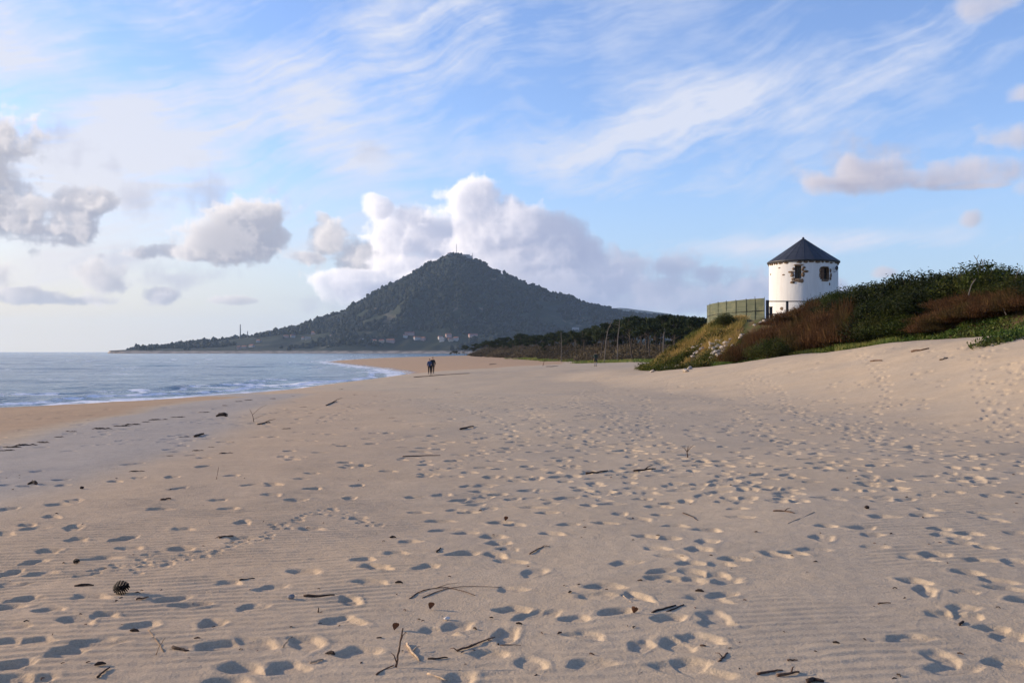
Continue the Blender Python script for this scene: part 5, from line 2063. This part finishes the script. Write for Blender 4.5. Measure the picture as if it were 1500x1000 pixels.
S([(597, 943), (604, 955), (615, 967)], .012, M_twig3, 'broken pale branch piece with a bend, right of the upright stick', forks=[(.5, .05, .06, .02)])
S([(627, 964), (641, 964), (656, 963)], .009, M_twig, 'straight dark stick right of the broken pale branch')
S([(627, 987), (641, 990), (656, 996)], .009, M_twig3, 'pale yellow stick at the bottom edge left of centre')
S([(670, 952), (690, 946), (706, 939), (725, 933)], .009, M_twig2, 'long crooked twig with a knotty end leading into a footprint', forks=[(.25, .06, .02, .01), (.1, -.05, .04, .0)])
S([(730, 942), (730, 949)], .008, M_twig, 'short upright peg beside a footprint near the bottom centre', hs=[0, .02])
S([(733, 944), (748, 943), (763, 944)], .004, M_twig2, 'hair thin twig right of the short upright peg')
S([(600, 876), (612, 868), (630, 862), (653, 860), (680, 865), (696, 871)], .0055, M_twig2, 'long arching twig lying in a wide curve, centre of the near sand', forks=[(.5, .2, .15, .01), (.2, .1, .01, .02)])
S([(619, 875), (640, 866), (660, 861), (690, 858), (735, 860)], .0045, M_twig2, 'thinner second twig fanning out beside the long arching one')
S([(640, 808), (643, 805), (646, 802)], .010, M_twig, 'stubby dark stick pointing up the beach, above the arching twig')
S([(776, 811), (786, 805), (795, 801), (805, 800)], .008, M_twig2, 'crooked brown twig with a bent tip in the middle of the sand', forks=[(.6, .06, .05, .01)])
S([(955, 897), (970, 892), (989, 887)], .012, M_twig, 'longer of two dark sticks lying side by side right of centre')
S([(976, 896), (988, 891), (1001, 885)], .009, M_twig, 'thinner of two dark sticks lying side by side right of centre')
S([(913, 873), (919, 878), (926, 883)], .008, M_twig3, 'pale stick lying across the edge of a deep footprint')
S([(1132, 749), (1148, 749), (1163, 752)], .014, M_twig2, 'brown branch piece lying level, right of centre in the mid sand', forks=[(.6, .1, .1, .02)])
S([(1153, 767), (1172, 759), (1192, 750)], .006, M_twig3, 'thin pale stalk slanting up beside the level brown branch')
S([(1000, 751), (1012, 756), (1022, 762)], .009, M_twig, 'thin dark stick slanting down to the right, mid sand')
S([(1285, 884), (1294, 883), (1303, 883)], .008, M_twig2, 'short brown stick alone on the smooth rippled sand')
S([(1404, 915), (1407, 912), (1410, 910)], .011, M_twig, 'stubby dark twig among footprints, lower right')
S([(1051, 968), (1058, 962), (1065, 955)], .008, M_twig2, 'thin slanting twig near the bottom right of centre', forks=[(.5, -.04, .03, .02)])
S([(1108, 987), (1126, 983), (1145, 981)], .009, M_twig2, 'long thin brown stick near the bottom edge, upper of two')
S([(1137, 989), (1152, 987), (1169, 984)], .012, M_twig2, 'thicker brown stick near the bottom edge, lower of two', forks=[(.8, .03, .05, .02)])
S([(1152, 966), (1160, 966), (1167, 966)], .007, M_twig2, 'short level stick above the two long ones near the bottom edge')
S([(1180, 999), (1190, 995), (1205, 998)], .018, M_twig, 'curved dark bark strip cut by the bottom edge')
S([(1082, 978), (1083, 988)], .006, M_twig, 'thin upright twig left of the long sticks near the bottom edge', hs=[0, .02])
S([(858, 694), (874, 693), (890, 690)], .022, M_twig, 'thick dark stick in the centre of the mid sand, left of two')
S([(928, 690), (943, 689), (960, 687)], .020, M_twig, 'thick dark stick in the centre of the mid sand, right of two', forks=[(.5, .15, .1, .06)])
S([(674, 629), (684, 627), (694, 625)], .032, M_twig, 'dark driftwood stick alone on the far middle sand')
S([(590, 669), (615, 668), (645, 667)], .014, M_twig2, 'long thin stick lying level on the smooth sand left of centre')
S([(1007, 670), (1007, 662), (1009, 654)], .014, M_twig2, 'upright sprig standing in the mid sand right of centre', hs=[0, .05, .1], forks=[(.5, .12, .0, .12), (.6, -.1, .0, .1)])
S([(236, 733), (243, 732), (251, 731)], .020, M_twig2, 'short stick on the smooth sand of the left middle')
S([(318, 702), (319, 692), (320, 684)], .006, M_twig2, 'fine upright stalk on the left middle sand', hs=[0, .02, .04])
S([(1335, 516), (1348, 514), (1361, 511)], .055, M_twig2, 'weathered brown log lying on the upper sand below the dune')
S([(1275, 530), (1284, 529), (1292, 529)], .045, M_twig2, 'short brown log on the upper sand, left of the longer log')
S([(1376, 528), (1382, 527), (1388, 525)], .04, M_twig, 'dark wood piece on the trodden upper sand near the creeper')
S([(606, 553), (628, 551), (652, 549), (688, 547)], .05, M_twig, 'long dark driftwood trunk lying at the feet of the couple', name='driftwood', cat='driftwood', forks=[(.4, .5, .3, .2)])
S([(795, 536), (797, 530), (798, 524)], .05, M_twig2, 'short dark stake standing on the far sand, leaning right', name='stake', cat='stake', hs=[0, .1, .2], forks=[(.8, .5, .2, .1)])
S([(800, 537), (808, 537), (817, 536)], .05, M_twig, 'dark wood lying at the foot of the stake on the far sand', name='driftwood', cat='driftwood')
S([(717, 534), (722, 533.5), (727, 533)], .1, M_twig, 'dark driftwood lump on the far orange sand', name='driftwood', cat='driftwood')
S([(372, 618), (368, 608), (362, 600)], .012, M_twig, 'bare branching twig standing on the grey sand strip', hs=[0, .15, .3], forks=[(.5, .4, .1, .3), (.3, .35, -.1, .12)])
S([(378, 622), (386, 620), (396, 619)], .025, M_twig, 'thin branch lying beside the standing twig on the grey strip', forks=[(.5, .3, .2, .1)])
S([(478, 594), (485, 591), (493, 588)], .03, M_twig, 'dark stick on the crest of the grey strip', forks=[(.5, .4, .3, .2)])
S([(286, 640), (292, 638), (299, 636)], .04, M_twig, 'dark stick on the lower edge of the grey strip')

# driftwood stump, chunks
for (px, py, s, mt, label) in [(326, 610, .48, M_twig, 'dark driftwood stump with a pale broken end near the wet sand'), (50, 709, .20, M_twig, 'dark driftwood chunk on the sand near the left edge')]:
    p = ground_pt(px, py)
    o = empty('driftwood', p)
    props(o, label, 'driftwood')
    m = MB()
    m.tube([(-.42 * s, 0, .02 * s), (-.2 * s, .05, .13 * s), (.1 * s, .0, .17 * s), (.33 * s, -.05, .10 * s)], [.05 * s, .10 * s, .13 * s, .11 * s], 9, wob=.35)
    m.tube([(-.1 * s, 0, .12 * s), (-.3 * s, .1, .25 * s)], [.05 * s, .02 * s], 6)
    m.build('trunk', mt, o, smooth=True)
    m = MB()
    m.blob((.36 * s, -.05, .10 * s), (.035 * s, .10 * s, .10 * s), 0, .2, 2)
    m.build('broken_end', M_twig3 if s > .4 else M_twig2, o)


def cone(px, py, size, label):
    p = ground_pt(px, py, 0)
    o = empty('pine_cone', p + Vector((0, 0, size * .36)), .4)
    props(o, label, 'pine cone')
    m = MB()
    ax = Vector((1, .25, .12)).normalized()
    s1 = ax.cross(Vector((0, 0, 1))).normalized()
    s2 = s1.cross(ax)
    n_ = 84
    for k in range(n_):
        f = k / n_
        a = k * 2.39996
        r = size * .40 * math.sin(math.pi * (.10 + .86 * f)) ** .75
        c = ax * (f - .5) * size
        rd_ = s1 * math.cos(a) + s2 * math.sin(a)
        tip = c + rd_ * r * 1.22 + ax * size * .09
        root = c + rd_ * r * .35
        sd_ = rd_.cross(ax).normalized() * size * .115
        th_ = ax * size * .03
        m.add([root - sd_ * .4, root + sd_ * .4, tip + sd_ * .8, tip + ax * size * .02 + rd_ * size * .02, tip - sd_ * .8, root + th_ * .4, tip - th_ * 1.4 + rd_ * .0],
              [(0, 1, 2, 3, 4), (1, 5, 6, 2), (5, 0, 4, 6), (2, 6, 3), (3, 6, 4), (0, 5, 1)])
    m.build('scale', M_cone, o)
    m = MB()
    m.blob((0, 0, 0), (size * .38, size * .15, size * .15), .25, .05, 2)
    m.build('core', M_twig, o)


M_cone = material('cone_scales', (0.017, 0.010, 0.008), .75, .4, 30)
cone(178, 868, .118, 'large dark brown pine cone lying on the near sand at the left')
cone(113, 825, .055, 'small dark pine cone farther up from the large one')

# single leaves, chips and shells
CH = [(630, 892, 'leaf', 'curled brown leaf standing up below the arching twig'), (740, 763, 'leaf', 'reddish brown leaf in a footprint of the middle sand'), (578, 922, 'leaf', 'brown seed husk left of the upright forked stick'),
      (199, 923, 'chip', 'dark broken chip at the lower rim of a footprint, lower left'), (149, 972, 'chip', 'blackish bark crumb near the lower left corner'), (1269, 745, 'stone', 'dark round stone on the trodden sand at the right'),
      (1024, 866, 'chip', 'dark sprig of debris on the sand right of centre'), (486, 957, 'chip', 'flat dark chip near the bottom left of centre'), (427, 877, 'stone', 'small grey pebble beside the straight dark stick'),
      (655, 907, 'shell', 'small white shell fragment on the near sand'), (125, 857, 'chip', 'long flat bark piece left of the large pine cone'), (927, 898, 'leaf', 'tiny upright brown leaf left of the two dark sticks'),
      (121, 716, 'stone', 'dark round stone right of the driftwood chunk at the left'), (576, 787, 'chip', 'dark bark chip in the upper middle of the near sand'), (585, 853, 'chip', 'dark flat chip above the arching twig')]
for (px, py, kind, label) in CH:
    p = ground_pt(px, py, .0)
    m = MB()
    if kind == 'stone':
        m.blob((0, 0, .02), (.030, .024, .020), random.uniform(0, 3), .15, 2)
        o = m.build('pebble', M_twig if px != 427 else M_stone2, None, p, True)
    elif kind == 'shell':
        m.blob((0, 0, .012), (.022, .016, .012), .4, .15, 2)
        o = m.build('shell', M_shell, None, p, True)
    elif kind == 'leaf':
        V, Fq = [], []
        for i in range(7):
            f = i / 6
            w = .024 * math.sin(math.pi * (.06 + .9 * f))
            for s in (-1, 0, 1):
                V.append((s * w, .01 * math.sin(3 * f) + .008 * s * s, .004 + .075 * f - .02 * f * f))
        for i in range(6):
            for j in range(2):
                k = i * 3 + j
                Fq.append((k, k + 1, k + 4, k + 3))
        n0 = len(V)
        V += [(a, b_ + .003, c) for a, b_, c in V]
        Fq += [tuple(q + n0 for q in f[::-1]) for f in Fq]
        m.add(V, Fq)
        o = m.build('dry_leaf', M_leaf, None, p, True)
        o.rotation_euler = (.5, .3, random.uniform(-1, 1))
    else:
        L_ = .075 if px == 125 else .032
        m.tube([(-L_, 0, .005), (-L_ * .3, .006, .010), (L_ * .4, .0, .010), (L_, -.005, .004)], [.006, .012, .010, .004], 6, wob=.4)
        o = m.build('bark_chip', M_twig, None, p, True)
        o.rotation_euler = (0, 0, random.uniform(-.6, .6))
    props(o, label, kind if kind != 'chip' else 'bark chip')

# crumbs too alike to tell apart
crumb = []
for i in range(4):
    m = MB()
    m.tube([(-.022, 0, .005), (0, .005 * (i - 1), .010), (.024, 0, .004)], [.005, .0085 - .001 * i, .004], 5, wob=.5)
    crumb.append(m.build('bark_crumb', M_twig if i % 2 else M_twig2))
uc = set()
for k in range(150):
    px, py = random.uniform(10, 1490), 690 + 305 * random.random()
    p = ground_pt(px, py, .002)
    i = k % 4
    o = crumb[i] if i not in uc else crumb[i].copy()
    if i in uc:
        COL.objects.link(o)
    uc.add(i)
    o.location = p
    o.rotation_euler = (0, 0, random.uniform(0, 6.28))
    s = random.uniform(.3, .95)
    o.scale = (s, s * random.uniform(.7, 1.5), s)
    props(o, 'tiny dark crumb of bark lying on the open sand', 'bark crumb', 'tiny bark crumbs scattered over the sand')
# wrack along the old tide line
wr = []
for i in range(4):
    m = MB()
    for q in range(5):
        a = random.uniform(-.5, .5)
        x0, y0 = random.uniform(-.3, .3), random.uniform(-.12, .12)
        m.tube([(x0 - .16, y0 - a * .1, .01), (x0, y0, .05 + .04 * random.random()), (x0 + .18, y0 + a * .1, .01)], [.02, .04, .015], 5, wob=.5)
    wr.append(m.build('seaweed', M_twig))
uw = set()
WL = [(195, 622), (215, 618), (180, 624), (232, 615), (105, 632), (88, 640), (20, 655), (38, 652), (8, 660), (65, 648), (300, 604), (330, 594), (350, 588), (365, 586), (262, 611), (150, 628), (400, 584), (430, 580), (500, 570),
      (290, 660), (310, 655), (250, 668), (340, 648), (200, 690), (455, 605), (510, 596), (527, 590), (470, 612), (420, 628), (550, 580), (575, 612), (330, 664), (270, 640), (560, 600), (600, 585), (640, 570), (670, 575), (420, 600), (445, 596), (520, 578)]
for k, (px, py) in enumerate(WL):
    p = ground_pt(px, py)
    i = k % 4
    o = wr[i] if i not in uw else wr[i].copy()
    if i in uw:
        COL.objects.link(o)
    uw.add(i)
    o.location = p
    o.rotation_euler = (0, 0, random.uniform(-.5, .5))
    s = random.uniform(.2, .48) * (1 if k < 19 else .6)
    o.scale = (s * random.uniform(1, 1.8), s, s * .7)
    props(o, 'dark clump of dried seaweed and twigs on the old tide line', 'seaweed', 'seaweed clumps along the old tide line')

# ------------------------------------------------------------------ the air
HZD = 0.000045
mh = bpy.data.materials.new('haze')
mh.use_nodes = True
nt_ = mh.node_tree
nt_.nodes.clear()
vo = nt_.nodes.new('ShaderNodeVolumePrincipled')
vo.inputs['Color'].default_value = (0.55, 0.74, 1.0, 1)
vo.inputs['Density'].default_value = HZD
vo.inputs['Anisotropy'].default_value = 0.2
ou = nt_.nodes.new('ShaderNodeOutputMaterial')
nt_.links.new(vo.outputs[0], ou.inputs['Volume'])
m = MB()
m.box((0, 6400, 220), (30000, 14400, 446))
hz = m.build('haze', mh)
props(hz, kind='stuff')
